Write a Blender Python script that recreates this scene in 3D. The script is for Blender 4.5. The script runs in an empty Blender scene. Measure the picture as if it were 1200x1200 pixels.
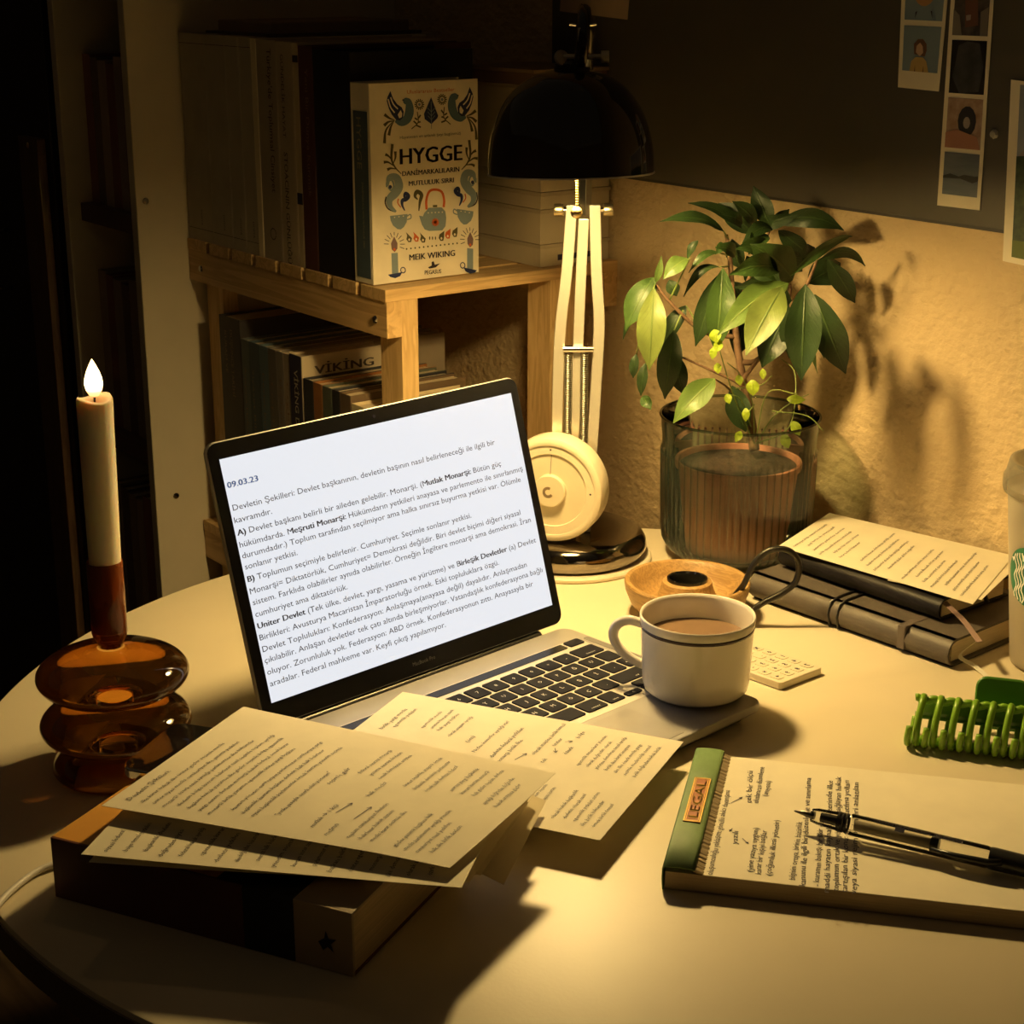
import bpy, bmesh, math, random
from mathutils import Vector as V3, Matrix, noise as mnoise
random.seed(7)
SC = bpy.context.scene
COL = SC.collection
# ------------------------------------------------------------------ camera, world, exposure
CAM_Z, PITCH, FPX = 0.5392, 0.3096, 2000.0
cd = bpy.data.cameras.new('camera'); cam = bpy.data.objects.new('camera', cd); COL.objects.link(cam)
cam.location = (0, 0, CAM_Z); cam.rotation_euler = (math.pi/2-PITCH, 0, 0)
cd.sensor_width = 36; cd.lens = 36*FPX/1200; cd.clip_start = .02; cd.clip_end = 30
SC.camera = cam
SC.view_settings.view_transform = 'Standard'; SC.view_settings.look = 'None'
SC.view_settings.gamma = 1; SC.view_settings.use_curve_mapping = False
SC.view_settings.exposure = 0.0
w = bpy.data.worlds.new('world'); SC.world = w; w.use_nodes = True
w.node_tree.nodes['Background'].inputs[0].default_value = (1, .72, .4, 1)
w.node_tree.nodes['Background'].inputs[1].default_value = .018
BULB_POWER = 545.0     # emission strength of the lamp bulb
BULB_COL = (1.0, .69, .26)
LAMP = V3((.046, 1.35, .3995))
# ------------------------------------------------------------------ geometry of the place
def ray(x, y):
    c, s = math.cos(PITCH), math.sin(PITCH)
    return V3((1,0,0))*((x-600)/FPX) - V3((0,s,c))*((y-600)/FPX) + V3((0,c,-s))
CAMP = V3((0,0,CAM_Z))
def T(x, y, z=0.0):            # point of the plane at height z
    d = ray(x, y); return CAMP + d*((z-CAM_Z)/d.z)
def PY(x, y, Y):               # point of the plane at depth Y
    d = ray(x, y); return CAMP + d*(Y/d.y)
U = V3((.6018,-.7986,0)); VV = V3((-.7986,-.6018,0)); Z = V3((0,0,1)); O = -VV*1.21
def WF(u, v, z): return O + U*u + VV*v + Z*z     # u along the wall, v out of the wall
def onV(x, y, v):
    d = ray(x, y); t = ((O+VV*v-CAMP).dot(VV))/d.dot(VV); return CAMP+d*t
# ------------------------------------------------------------------ materials
MATS = {}
def mat(name, col, rough=.6, metal=0, var=.06, vscale=30, bump=0, bscale=200, spec=.5, emit=None, estr=0,
        coat=0, sss=0, sssr=None, stretch=None, trans=0, col2=None, detail=3):
    if name in MATS: return MATS[name]
    m = bpy.data.materials.new(name); m.use_nodes = True; nt = m.node_tree; N = nt.nodes; L = nt.links
    b = N['Principled BSDF']
    tc = N.new('ShaderNodeTexCoord'); mp = N.new('ShaderNodeMapping'); L.new(tc.outputs['Object'], mp.inputs[0])
    if stretch: mp.inputs['Scale'].default_value = stretch
    nz = N.new('ShaderNodeTexNoise'); nz.inputs['Scale'].default_value = vscale; nz.inputs['Detail'].default_value = detail
    L.new(mp.outputs[0], nz.inputs['Vector'])
    rp = N.new('ShaderNodeValToRGB'); L.new(nz.outputs['Fac'], rp.inputs[0])
    c2 = col2 or tuple(min(1, c*(1+var)) for c in col); c1 = col if col2 else tuple(c*(1-var) for c in col)
    rp.color_ramp.elements[0].position = .3; rp.color_ramp.elements[1].position = .7
    rp.color_ramp.elements[0].color = (*c1, 1); rp.color_ramp.elements[1].color = (*c2, 1)
    L.new(rp.outputs[0], b.inputs['Base Color'])
    b.inputs['Roughness'].default_value = rough; b.inputs['Metallic'].default_value = metal
    b.inputs['Specular IOR Level'].default_value = spec
    b.inputs['Coat Weight'].default_value = coat
    if sss:
        b.inputs['Subsurface Weight'].default_value = sss; b.inputs['Subsurface Scale'].default_value = 1
        b.inputs['Subsurface Radius'].default_value = sssr
    if trans: b.inputs['Transmission Weight'].default_value = trans
    if emit:
        b.inputs['Emission Color'].default_value = (*emit, 1); b.inputs['Emission Strength'].default_value = estr
    if bump:
        n2 = N.new('ShaderNodeTexNoise'); n2.inputs['Scale'].default_value = bscale; n2.inputs['Detail'].default_value = 4
        L.new(mp.outputs[0], n2.inputs['Vector'])
        bp = N.new('ShaderNodeBump'); bp.inputs['Strength'].default_value = 1; bp.inputs['Distance'].default_value = bump
        L.new(n2.outputs['Fac'], bp.inputs['Height']); L.new(bp.outputs[0], b.inputs['Normal'])
    MATS[name] = m; return m
def glassy(name, tint, edge, rough=.03, gloss=1.0, base=None, diff=0.0):
    """thin-walled clear or coloured glass / plastic: tinted see-through plus a fresnel sheen, deeper tint at grazing angles"""
    m = bpy.data.materials.new(name); m.use_nodes = True; nt = m.node_tree; N = nt.nodes; L = nt.links
    N.remove(N['Principled BSDF']); out = N['Material Output']
    lw = N.new('ShaderNodeLayerWeight'); lw.inputs['Blend'].default_value = .5
    mc = N.new('ShaderNodeMix'); mc.data_type = 'RGBA'
    mc.inputs[6].default_value = (*tint,1); mc.inputs[7].default_value = (*edge,1)
    L.new(lw.outputs['Facing'], mc.inputs[0])
    tr = N.new('ShaderNodeBsdfTransparent'); L.new(mc.outputs[2], tr.inputs[0])
    gl = N.new('ShaderNodeBsdfGlossy'); gl.inputs['Roughness'].default_value = rough; gl.inputs[0].default_value = (gloss,)*3+(1,)
    fr = N.new('ShaderNodeFresnel'); fr.inputs[0].default_value = 1.5
    mx = N.new('ShaderNodeMixShader'); L.new(fr.outputs[0], mx.inputs[0]); L.new(tr.outputs[0], mx.inputs[1]); L.new(gl.outputs[0], mx.inputs[2])
    last = mx
    if diff:
        nz = N.new('ShaderNodeTexNoise'); nz.inputs['Scale'].default_value = 60
        df = N.new('ShaderNodeBsdfDiffuse'); df.inputs[0].default_value = (*base,1)
        tl = N.new('ShaderNodeBsdfTranslucent'); tl.inputs[0].default_value = (*base,1)
        ad = N.new('ShaderNodeMixShader'); ad.inputs[0].default_value = .5; L.new(df.outputs[0], ad.inputs[1]); L.new(tl.outputs[0], ad.inputs[2])
        m2 = N.new('ShaderNodeMixShader'); m2.inputs[0].default_value = diff
        L.new(mx.outputs[0], m2.inputs[1]); L.new(ad.outputs[0], m2.inputs[2]); last = m2
    L.new(last.outputs[0], out.inputs[0]); MATS[name] = m; return m
def wood(name, c1, c2, axis='x', scale=18, rough=.5, rings=5.0, across=9):
    if name in MATS: return MATS[name]
    m = bpy.data.materials.new(name); m.use_nodes = True; nt = m.node_tree; N = nt.nodes; L = nt.links; b = N['Principled BSDF']
    tc = N.new('ShaderNodeTexCoord'); mp = N.new('ShaderNodeMapping'); L.new(tc.outputs['Object'], mp.inputs[0])
    if axis == 'z': mp.inputs['Scale'].default_value = (across,across,.6)
    elif axis == 'u':
        mp.inputs['Scale'].default_value = (.6,across,across)
    elif axis == 'v': mp.inputs['Scale'].default_value = (across,.6,across)
    else: mp.inputs['Scale'].default_value = (1,6,6)
    nz = N.new('ShaderNodeTexNoise'); nz.inputs['Scale'].default_value = scale; nz.inputs['Detail'].default_value = 4
    nz.inputs['Distortion'].default_value = .6
    L.new(mp.outputs[0], nz.inputs['Vector'])
    mu = N.new('ShaderNodeMath'); mu.operation = 'MULTIPLY'; mu.inputs[1].default_value = rings; L.new(nz.outputs['Fac'], mu.inputs[0])
    fr = N.new('ShaderNodeMath'); fr.operation = 'FRACT'; L.new(mu.outputs[0], fr.inputs[0])
    rp = N.new('ShaderNodeValToRGB'); rp.color_ramp.elements[0].color = (*c1,1); rp.color_ramp.elements[1].color = (*c2,1)
    e = rp.color_ramp.elements.new(.75); e.color = (*c2,1); rp.color_ramp.elements[-1].color = (*c1,1)
    L.new(fr.outputs[0], rp.inputs[0]); L.new(rp.outputs[0], b.inputs['Base Color'])
    b.inputs['Roughness'].default_value = rough
    MATS[name] = m; return m
# ------------------------------------------------------------------ mesh builder
class MB:
    def __init__(s): s.v = []; s.f = []; s.uv = None
    def add(s, vs, fs):
        k = len(s.v); s.v += [V3(v) for v in vs]; s.f += [tuple(i+k for i in f) for f in fs]; return s
    def box(s, o, ax, ay, az, xr, yr, zr):
        vs = [o+ax*x+ay*y+az*z for z in zr for y in yr for x in xr]
        fs = [(0,2,3,1),(4,5,7,6),(0,1,5,4),(1,3,7,5),(3,2,6,7),(2,0,4,6)]
        if ax.cross(ay).dot(az) < 0: fs = [f[::-1] for f in fs]
        return s.add(vs, fs)
    def wbox(s, ur, vr, zr): return s.box(O, U, VV, Z, ur, vr, zr)
    def abox(s, xr, yr, zr): return s.box(V3((0,0,0)), V3((1,0,0)), V3((0,1,0)), Z, xr, yr, zr)
    def grid(s, P, nu, nv, closeu=False):
        k = len(s.v); s.v += [V3(P(i/nu, j/nv)) for j in range(nv+1) for i in range(nu+(0 if closeu else 1))]
        w_ = nu if closeu else nu+1
        for j in range(nv):
            for i in range(nu):
                a = k+j*w_+i; b = k+j*w_+(i+1)%w_
                s.f.append((a, b, b+w_, a+w_))
        return s
    def lathe(s, prof, c, seg=48, R=None, rib=None):
        k = len(s.v); n = len(prof); R = R or Matrix.Identity(3)
        for (r, z) in prof:
            for i in range(seg):
                a = 2*math.pi*i/seg; rr = r*(1 if not rib else rib(a, z, r))
                s.v.append(V3(c)+R@V3((rr*math.cos(a), rr*math.sin(a), z)))
        for j in range(n-1):
            for i in range(seg):
                a = k+j*seg+i; b = k+j*seg+(i+1)%seg
                s.f.append((a, b, b+seg, a+seg))
        for j, fl in ((0, True), (n-1, False)):
            if prof[j][0] < 1e-5: continue
        return s
    def cap(s, ring):  # n-gon
        s.f.append(tuple(ring)); return s
    def tube(s, pts, r, seg=10, closed=False, caps=True, flat=1.0):
        pts = [V3(p) for p in pts]; n = len(pts); k = len(s.v)
        rs = r if isinstance(r, (list, tuple)) else [r]*n
        tg = []
        for i in range(n):
            a = pts[(i-1)%n] if (closed or i > 0) else pts[i]; b = pts[(i+1)%n] if (closed or i < n-1) else pts[i]
            tg.append((b-a).normalized())
        up = V3((0,0,1)) if abs(tg[0].z) < .9 else V3((1,0,0))
        nrm = tg[0].cross(up).normalized()
        for i in range(n):
            nrm = (nrm - tg[i]*nrm.dot(tg[i])).normalized(); bi = tg[i].cross(nrm)
            for q in range(seg):
                a = 2*math.pi*q/seg; s.v.append(pts[i]+nrm*math.cos(a)*rs[i]+bi*math.sin(a)*rs[i]*flat)
        for i in range(n if closed else n-1):
            for q in range(seg):
                a = k+i*seg+q; b = k+i*seg+(q+1)%seg; c = k+((i+1)%n)*seg+(q+1)%seg; d = k+((i+1)%n)*seg+q
                s.f.append((a, b, c, d))
        if caps and not closed:
            s.f.append(tuple(k+q for q in range(seg))[::-1]); s.f.append(tuple(k+(n-1)*seg+q for q in range(seg)))
        return s
    def prism(s, pts, P, h0, h1):   # 2D outline through P(x,y,h)
        n = len(pts); k = len(s.v)
        s.v += [V3(P(x,y,h0)) for x,y in pts]+[V3(P(x,y,h1)) for x,y in pts]
        s.f.append(tuple(k+i for i in range(n))[::-1]); s.f.append(tuple(k+n+i for i in range(n)))
        for i in range(n): s.f.append((k+i, k+(i+1)%n, k+n+(i+1)%n, k+n+i))
        return s
def smoothpath(pts, n=8):
    pts = [V3(p) for p in pts]; out = []
    P = [pts[0]*2-pts[1]]+pts+[pts[-1]*2-pts[-2]]
    for i in range(1, len(P)-2):
        for k in range(n):
            t = k/n; a,b,c,d = P[i-1],P[i],P[i+1],P[i+2]
            out.append(.5*((2*b)+(c-a)*t+(2*a-5*b+4*c-d)*t*t+(-a+3*b-3*c+d)*t**3))
    out.append(pts[-1]); return out
def rrect(x0,x1,y0,y1,r,n=5):
    out = []
    for cx,cy,a0 in ((x1-r,y1-r,0),(x0+r,y1-r,90),(x0+r,y0+r,180),(x1-r,y0+r,270)):
        for k in range(n+1):
            a = math.radians(a0+90*k/n); out.append((cx+r*math.cos(a), cy+r*math.sin(a)))
    return out
def obj(name, mb, m, parent=None, smooth=False, bevel=0, local=False, solid=0, sub=0, fix=True):
    me = bpy.data.meshes.new(name)
    off = V3((0,0,0))
    if parent and not local:
        off = world_loc(parent)
    me.from_pydata([v-off for v in mb.v], [], mb.f); me.validate()
    if mb.uv:
        ul = me.uv_layers.new(name='UVMap')
        for l in me.loops: ul.data[l.index].uv = mb.uv[l.vertex_index]
    if fix:
        bm = bmesh.new(); bm.from_mesh(me); bmesh.ops.recalc_face_normals(bm, faces=bm.faces); bm.to_mesh(me); bm.free()
    if smooth: me.shade_smooth() if hasattr(me,'shade_smooth') else [setattr(p,'use_smooth',True) for p in me.polygons]
    o = bpy.data.objects.new(name, me); COL.objects.link(o); me.materials.append(m)
    if smooth == 'auto':
        try: me.set_sharp_from_angle(angle=math.radians(38))
        except Exception: pass
    if parent: o.parent = parent
    if solid:
        q = o.modifiers.new('solid','SOLIDIFY'); q.thickness = solid; q.offset = -1
    if bevel:
        q = o.modifiers.new('bevel','BEVEL'); q.width = bevel; q.segments = 2; q.limit_method = 'ANGLE'
    if sub:
        q = o.modifiers.new('sub','SUBSURF'); q.levels = sub; q.render_levels = sub
    return o
def world_loc(o):
    l = V3((0,0,0))
    while o: l = l + V3(o.location); o = o.parent
    return l
def tag(o, label, cat, group=None):
    o['label'] = label; o['category'] = cat
    if group: o['group'] = group
    return o
def thing(name, label, cat, loc=(0,0,0), group=None, rotz=0):
    o = bpy.data.objects.new(name, None); COL.objects.link(o); o.empty_display_size = .02
    o.location = loc; o.rotation_euler = (0,0,rotz); return tag(o, label, cat, group)
def struct(name, mb, m, **k):
    o = obj(name, mb, m, **k); o['kind'] = 'structure'; return o
# ------------------------------------------------------------------ text
_tc = {}
def text2d(s, size=1.0, bold=0, res=2):
    key = (s, bold, res)
    if key not in _tc:
        cu = bpy.data.curves.new('t','FONT'); cu.body = s; cu.size = 1; cu.resolution_u = res; cu.offset = bold
        o = bpy.data.objects.new('t', cu); COL.objects.link(o)
        dg = bpy.context.evaluated_depsgraph_get(); dg.update(); e = o.evaluated_get(dg); me = e.to_mesh()
        vs = [(v.co.x, v.co.y) for v in me.vertices]; fs = [tuple(p.vertices) for p in me.polygons]
        e.to_mesh_clear(); bpy.data.objects.remove(o); bpy.data.curves.remove(cu)
        x0 = min([v[0] for v in vs], default=0); x1 = max([v[0] for v in vs], default=1)
        _tc[key] = ([(x-x0, y) for x,y in vs], fs, x1-x0)
    vs, fs, w_ = _tc[key]
    return [(x*size, y*size) for x,y in vs], fs, w_*size
def put_text(mb, s, P, size, width=None, bold=0, res=2, wob=0, center=False, boldseg=None, shear=0):
    """P(x,y) maps the plane of writing to the world; width squeezes the line to a known length"""
    vs, fs, w_ = text2d(s, size, bold, res); k = width/w_ if width and w_ else 1
    off = -w_*k/2 if center else 0
    ph = random.random()*6
    def f(x, y):
        yy = y; xx = x*k+off+shear*y
        if wob: yy = y + wob*size*math.sin(xx/size*1.1+ph)+wob*.7*size*math.sin(xx/size*2.7+ph*2); xx = xx+wob*size*math.sin(xx/size*3.1+y*40)
        return P(xx, yy)
    mb.add([f(x,y) for x,y in vs], fs)
    for seg in (boldseg or []):
        i = s.find(seg)
        if i < 0: continue
        a = text2d(s[:i]+'|', size)[2] if i else 0; b = text2d(s[:i+len(seg)]+'|', size)[2]
        keep = [j for j,(x,y) in enumerate(vs) if a-.001*size <= x <= b-.03*size]; ks = set(keep); mp_ = {j:n for n,j in enumerate(keep)}
        ff = [tuple(mp_[q] for q in t) for t in fs if all(q in ks for q in t)]
        for dx in (.03*size, .06*size): mb.add([f(vs[j][0]+dx, vs[j][1]) for j in keep], ff)
    return w_*k
def stroke2(mb, pts, P, w_):
    """flat stroke of varying width in a plane"""
    n = len(pts); ws = w_ if isinstance(w_, list) else [w_]*n
    L_, R_ = [], []
    for i,(x,y) in enumerate(pts):
        a = pts[max(0,i-1)]; b = pts[min(n-1,i+1)]; dx,dy = b[0]-a[0], b[1]-a[1]; l = math.hypot(dx,dy) or 1
        L_.append(P(x-dy/l*ws[i]/2, y+dx/l*ws[i]/2)); R_.append(P(x+dy/l*ws[i]/2, y-dx/l*ws[i]/2))
    mb.add(L_+R_, [(i, i+1, n+i+1, n+i) for i in range(n-1)])
def poly2(mb, pts, P): mb.add([P(x,y) for x,y in pts], [tuple(range(len(pts)))])
def ell(cx, cy, rx, ry, n=20, a0=0, a1=360): return [(cx+rx*math.cos(math.radians(a0+(a1-a0)*i/n)), cy+ry*math.sin(math.radians(a0+(a1-a0)*i/n))) for i in range(n if a1-a0==360 else n+1)]
# ------------------------------------------------------------------ palette
M_wall = mat('wall_plaster', (.62,.47,.27), .85, var=.05, vscale=9, bump=.0048, bscale=85, stretch=(1,1,1.2), spec=.25)
M_dark = mat('dark_paint', (.10,.07,.05), .7, var=.15)
M_table = mat('table_laminate', (.80,.70,.50), .42, var=.025, vscale=14, bump=.00006, bscale=350, spec=.5, detail=6)
M_tedge = mat('table_edge_band', (.16,.12,.09), .5)
M_paper = mat('paper', (.88,.80,.60), .75, var=.03, vscale=40, bump=.00006, bscale=900, spec=.2)
def translucent(m, k):
    nt = m.node_tree; N = nt.nodes; L = nt.links; b = N['Principled BSDF']
    tl = N.new('ShaderNodeBsdfTranslucent'); L.new(b.inputs['Base Color'].links[0].from_socket, tl.inputs[0])
    ms = N.new('ShaderNodeMixShader'); ms.inputs[0].default_value = k
    L.new(b.outputs[0], ms.inputs[1]); L.new(tl.outputs[0], ms.inputs[2]); L.new(ms.outputs[0], N['Material Output'].inputs[0])
M_leafpaper = mat('thin_paper', (.90,.83,.64), .75, var=.03, vscale=40, bump=.00006, bscale=900, spec=.2); translucent(M_leafpaper, .16)
M_curl = mat('curled_paper', (.90,.83,.64), .75, var=.03, vscale=40, spec=.2); translucent(M_curl, .42)
M_paper2 = mat('page_block', (.66,.57,.40), .8, var=.10, vscale=40, stretch=(1,1,40), spec=.2)
M_pages = mat('page_edges', (.60,.50,.34), .85, var=.18, vscale=30, stretch=(40,40,.4), spec=.2)
M_ink = mat('ink', (.035,.03,.05), .6, spec=.2)
M_blk = mat('black_plastic', (.012,.012,.013), .35)
M_blkg = mat('black_gloss', (.008,.007,.007), .06, coat=.6)
M_alu = mat('space_grey_aluminium', (.36,.345,.325), .45, metal=.5, var=.03)
M_chrome = mat('chrome', (.62,.58,.52), .12, metal=1, var=.02)
M_satin = mat('satin_nickel', (.90,.85,.72), .27, metal=.75, var=.04, stretch=(1,1,.2))
M_brass = mat('brass', (.85,.62,.28), .28, metal=1)
M_wood = wood('pine', (.52,.32,.13), (.72,.49,.22), 'u', 7, rings=3.5)
M_woodv = wood('pine_slat', (.54,.34,.14), (.72,.49,.22), 'v', 9, rings=4)
M_woodz = wood('pine_upright', (.58,.37,.15), (.74,.52,.24), 'z', 14, across=5)
M_bowl = wood('mango_wood', (.30,.17,.055), (.46,.28,.10), 'x', 30)
M_white = mat('cream_lacquer', (.72,.63,.46), .5, var=.02)
M_glass = glassy('ribbed_green_glass', (.95,.985,.96), (.10,.27,.20), rough=.13, base=(.42,.66,.50), diff=.05)
M_amber = glassy('amber_glass', (.95,.64,.24), (.60,.24,.04), rough=.02, base=(.55,.26,.05), diff=.05)
M_clear = glassy('clear_plastic', (.95,.94,.90), (.72,.70,.64), rough=.08)
M_frost = glassy('frosted_plastic', (.9,.88,.82), (.5,.48,.42), rough=.25, base=(.80,.74,.60), diff=.55)
# ================================================================== room
FL = -.74
struct('floor', MB().abox((-4,4),(-2.2,4.5),(FL-.05,FL)), mat('floor_boards', (.11,.07,.04), .5, var=.3, vscale=6, stretch=(1,12,1)))
struct('wall_right', MB().wbox((-4.2,2.6),(-.1,0),(FL,1.75)), M_wall)
M_room = mat('room_paint', (.62,.52,.40), .9)
struct('wall_left', MB().wbox((-4.3,-4.2),(0,4.4),(FL,1.75)), M_room)
struct('wall_back', MB().wbox((-4.2,2.6),(3.6,3.7),(FL,1.75)), M_room)
struct('wall_front', MB().wbox((2.6,2.7),(0,3.6),(FL,1.75)), M_room)
# ================================================================== table
TC = V3((.0695,1.1723,0)); TR = .4665
t = thing('round_table', 'round cream-topped table with a dark edge, covered in papers', 'table', (TC.x,TC.y,FL))
mb = MB().lathe([(0,-.022),(TR-.002,-.022),(TR,-.019),(TR,-.0026),(TR-.0012,-.0006),(TR-.003,0),(0,0)], TC, 160)
for v in mb.v:
    dv = (v-O).dot(VV)
    if dv < .002: v += VV*(.002-dv)
obj('tabletop', mb, M_table, t, smooth='auto')
mb = MB().lathe([(TR-.004,-.0225),(TR+.0012,-.0225),(TR+.0012,-.0035),(TR-.001,-.0035)], TC, 160)
for v in mb.v:
    dv = (v-O).dot(VV)
    if dv < .001: v += VV*(.001-dv)
obj('edge_band', mb, M_tedge, t, smooth='auto')
obj('pedestal', MB().lathe([(.035,-.0225),(.035,FL+.05),(.0,FL+.05)], TC, 32), M_tedge, t, smooth='auto')
obj('foot', MB().lathe([(0,FL),(.24,FL),(.24,FL+.015),(.05,FL+.04),(.03,FL+.06)], TC, 48), M_tedge, t, smooth='auto')
# ================================================================== laptop
YAW, TILT = .7651, .282
LX, LY = -.0658, 1.2212
lap = thing('laptop', 'open grey laptop with a glowing white text document on its screen', 'laptop', (LX,LY,0), rotz=YAW)
def LP(x, y, z=0): return V3((x, y, z))     # local: x along the hinge, y away from the user
def base_out(e=0, r=.010): return rrect(-.152+e,.152-e,-.2120+e,.0-e,r)
idn = lambda x,y,h: V3((x,y,h))
obj('base', MB().prism(base_out(.0012), idn, .0082, .0155), M_alu, lap, local=True, bevel=.0012)
obj('underside', MB().prism(base_out(.009,.012), idn, .0012, .0084), mat('dark_aluminium', (.16,.155,.15), .5, metal=.8), lap, local=True, bevel=.0012)
obj('foot_pad', MB().prism(rrect(-.13,.13,-.19,-.02,.01), idn, 0.0, .0013), M_blk, lap, local=True)
obj('keyboard_well', MB().prism(rrect(-.1385,.1385,-.1435,-.0265,.003), idn, .0152, .01565), mat('key_well',(.60,.56,.50),.5,metal=.5), lap, local=True)
obj('touch_bar', MB().prism(rrect(-.119,.118,-.0375,-.0285,.001), idn, .0156,.0163), mat('bar_glass', (.012,.012,.014), .22, spec=.25), lap, local=True)
obj('trackpad', MB().prism(rrect(-.067,.067,-.2055,-.1495,.003), idn, .0154,.01575), mat('trackpad_glass',(.33,.315,.295),.4,metal=.4), lap, local=True)
for s_ in (-1,1): obj('speaker_grille', MB().prism(rrect(s_*.1455-.003,s_*.1455+.003,-.143,-.03,.002), idn, .0154,.0157), mat('grille',(.2,.19,.18),.6,metal=.6), lap, local=True)
obj('hinge', MB().tube([(-.125,.0035,.0125),(.125,.0035,.0125)], .0048, 12), M_blk, lap, local=True, smooth='auto')
M_key = mat('key_cap', (.006,.006,.012), .65, spec=.10); M_leg = mat('key_legend', (.75,.73,.70), .5)
keymesh = {}
leg = MB()
def key(x0, x1, y0, y1, lab=None):
    w_, h_ = x1-x0, y1-y0; kk = (round(w_,4), round(h_,4)); cx, cy = (x0+x1)/2, (y0+y1)/2
    if kk not in keymesh:
        b = MB()
        b.prism(rrect(-w_/2,w_/2,-h_/2,h_/2,.0016,3), idn, 0, .0009)
        o = obj('key', b, M_key, lap, local=True); keymesh[kk] = o.data
    else:
        o = bpy.data.objects.new('key', keymesh[kk]); COL.objects.link(o); o.parent = lap
    o.location = (cx, cy, .0157)
    if lab:
        n = len(lab); sz = .0052 if n == 1 else .0024
        put_text(leg, lab, lambda a,b_: V3((cx+a, cy+b_-sz*.33 if n==1 else y0+.0028+b_, .01668)), sz, center=True, res=1)
PIT = .01905; g = .0015
def row(y, keys, x=-.1381):
    for wd, lb in keys:
        key(x+g, x+wd*PIT-g, y-PIT+2*g, y, lb); x += wd*PIT
Y0 = -.0445
key(-.1375,-.1215,-.0380,-.0280,'esc'); key(.121,.1372,-.0380,-.0280)
row(Y0, [(1,'"')]+[(1,c) for c in '1234567890*-']+[(1.5,'backspace')])
row(Y0-PIT*.99, [(1.5,'tab')]+[(1,c) for c in 'QWERTYUIOPĞÜ']+[(1,None)])
row(Y0-2*PIT*.99, [(1.75,'caps')]+[(1,c) for c in 'ASDFGHJKLŞİ,']+[(.75,'↵')])
row(Y0-3*PIT*.99, [(1.25,'shift')]+[(1,c) for c in '<ZXCVBNMÖÇ.']+[(2.25,'shift')])
row(Y0-4*PIT*.99, [(1,'fn'),(1,'ctrl'),(1,'alt'),(1.25,'cmd'),(5,None),(1.25,'command'),(1,'option')])
yb = Y0-4*PIT*.99; xa = -.1381+11.5*PIT
key(xa+g, xa+PIT-g, yb-PIT+2*g, yb-PIT/2-.0002, '‹'); key(xa+PIT+g, xa+2*PIT-g, yb-PIT+2*g, yb-PIT/2-.0002, None)
key(xa+PIT+g, xa+2*PIT-g, yb-PIT/2+.0006, yb, None); key(xa+2*PIT+g, xa+3*PIT-g, yb-PIT+2*g, yb-PIT/2-.0002, '›')
o = obj('key_legends', leg, M_leg, lap, local=True, fix=False); o['kind'] = 'stuff'
ct, st = math.cos(TILT), math.sin(TILT)
def LD(x, s, d=0): return V3((x, st*s + ct*d - 0.0, .0155 + ct*s - st*d))   # s up the lid, d towards its back
lid = obj('lid', MB().prism(rrect(-.152,.152,.003,.2115,.009), lambda x,s,h: LD(x,s,h), .0012, .0055), M_alu, lap, local=True, bevel=.0008)
def lsub(name, mb_, m_, **k):
    return obj(name, mb_, m_, lid, local=True, **k)
lsub('bezel', MB().prism(rrect(-.1512,.1512,.0038,.2107,.0085), lambda x,s,h: LD(x,s,h), .0002, .0013), mat('bezel_black', (.005,.005,.006), .22, spec=.12))
dm = bpy.data.materials.new('display_glow'); dm.use_nodes = True; N = dm.node_tree.nodes; L = dm.node_tree.links
b = N['Principled BSDF']; b.inputs['Base Color'].default_value = (.02,.02,.02,1); b.inputs['Roughness'].default_value = .3
tcn = N.new('ShaderNodeTexCoord'); nz = N.new('ShaderNodeTexNoise'); nz.inputs['Scale'].default_value = 3
L.new(tcn.outputs['Object'], nz.inputs[0]); rp = N.new('ShaderNodeValToRGB'); L.new(nz.outputs[0], rp.inputs[0])
rp.color_ramp.elements[0].color = (.84,.87,.94,1); rp.color_ramp.elements[1].color = (.88,.90,.95,1)
L.new(rp.outputs[0], b.inputs['Emission Color']); b.inputs['Emission Strength'].default_value = .92
lsub('display', MB().add([LD(-.143,.020,0),LD(.143,.020,0),LD(.143,.1988,0),LD(-.143,.1988,0)], [(0,1,2,3)]), dm, fix=False)
obj_ = MB()
lapR = Matrix.Rotation(YAW, 3, 'Z'); LPOS = V3((LX,LY,0))
def disp(x, y):   # where a sight line meets the screen -> (x, s)
    n = lapR@(LD(0,0,1)-LD(0,0,0)); p0 = LPOS+lapR@LD(0,0,0); d = ray(x, y); t_ = (p0-CAMP).dot(n)/d.dot(n)
    q = lapR.transposed()@(CAMP+d*t_-LPOS); return q.x, (q-LD(0,0,0)).dot(LD(0,1,0)-LD(0,0,0))
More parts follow.
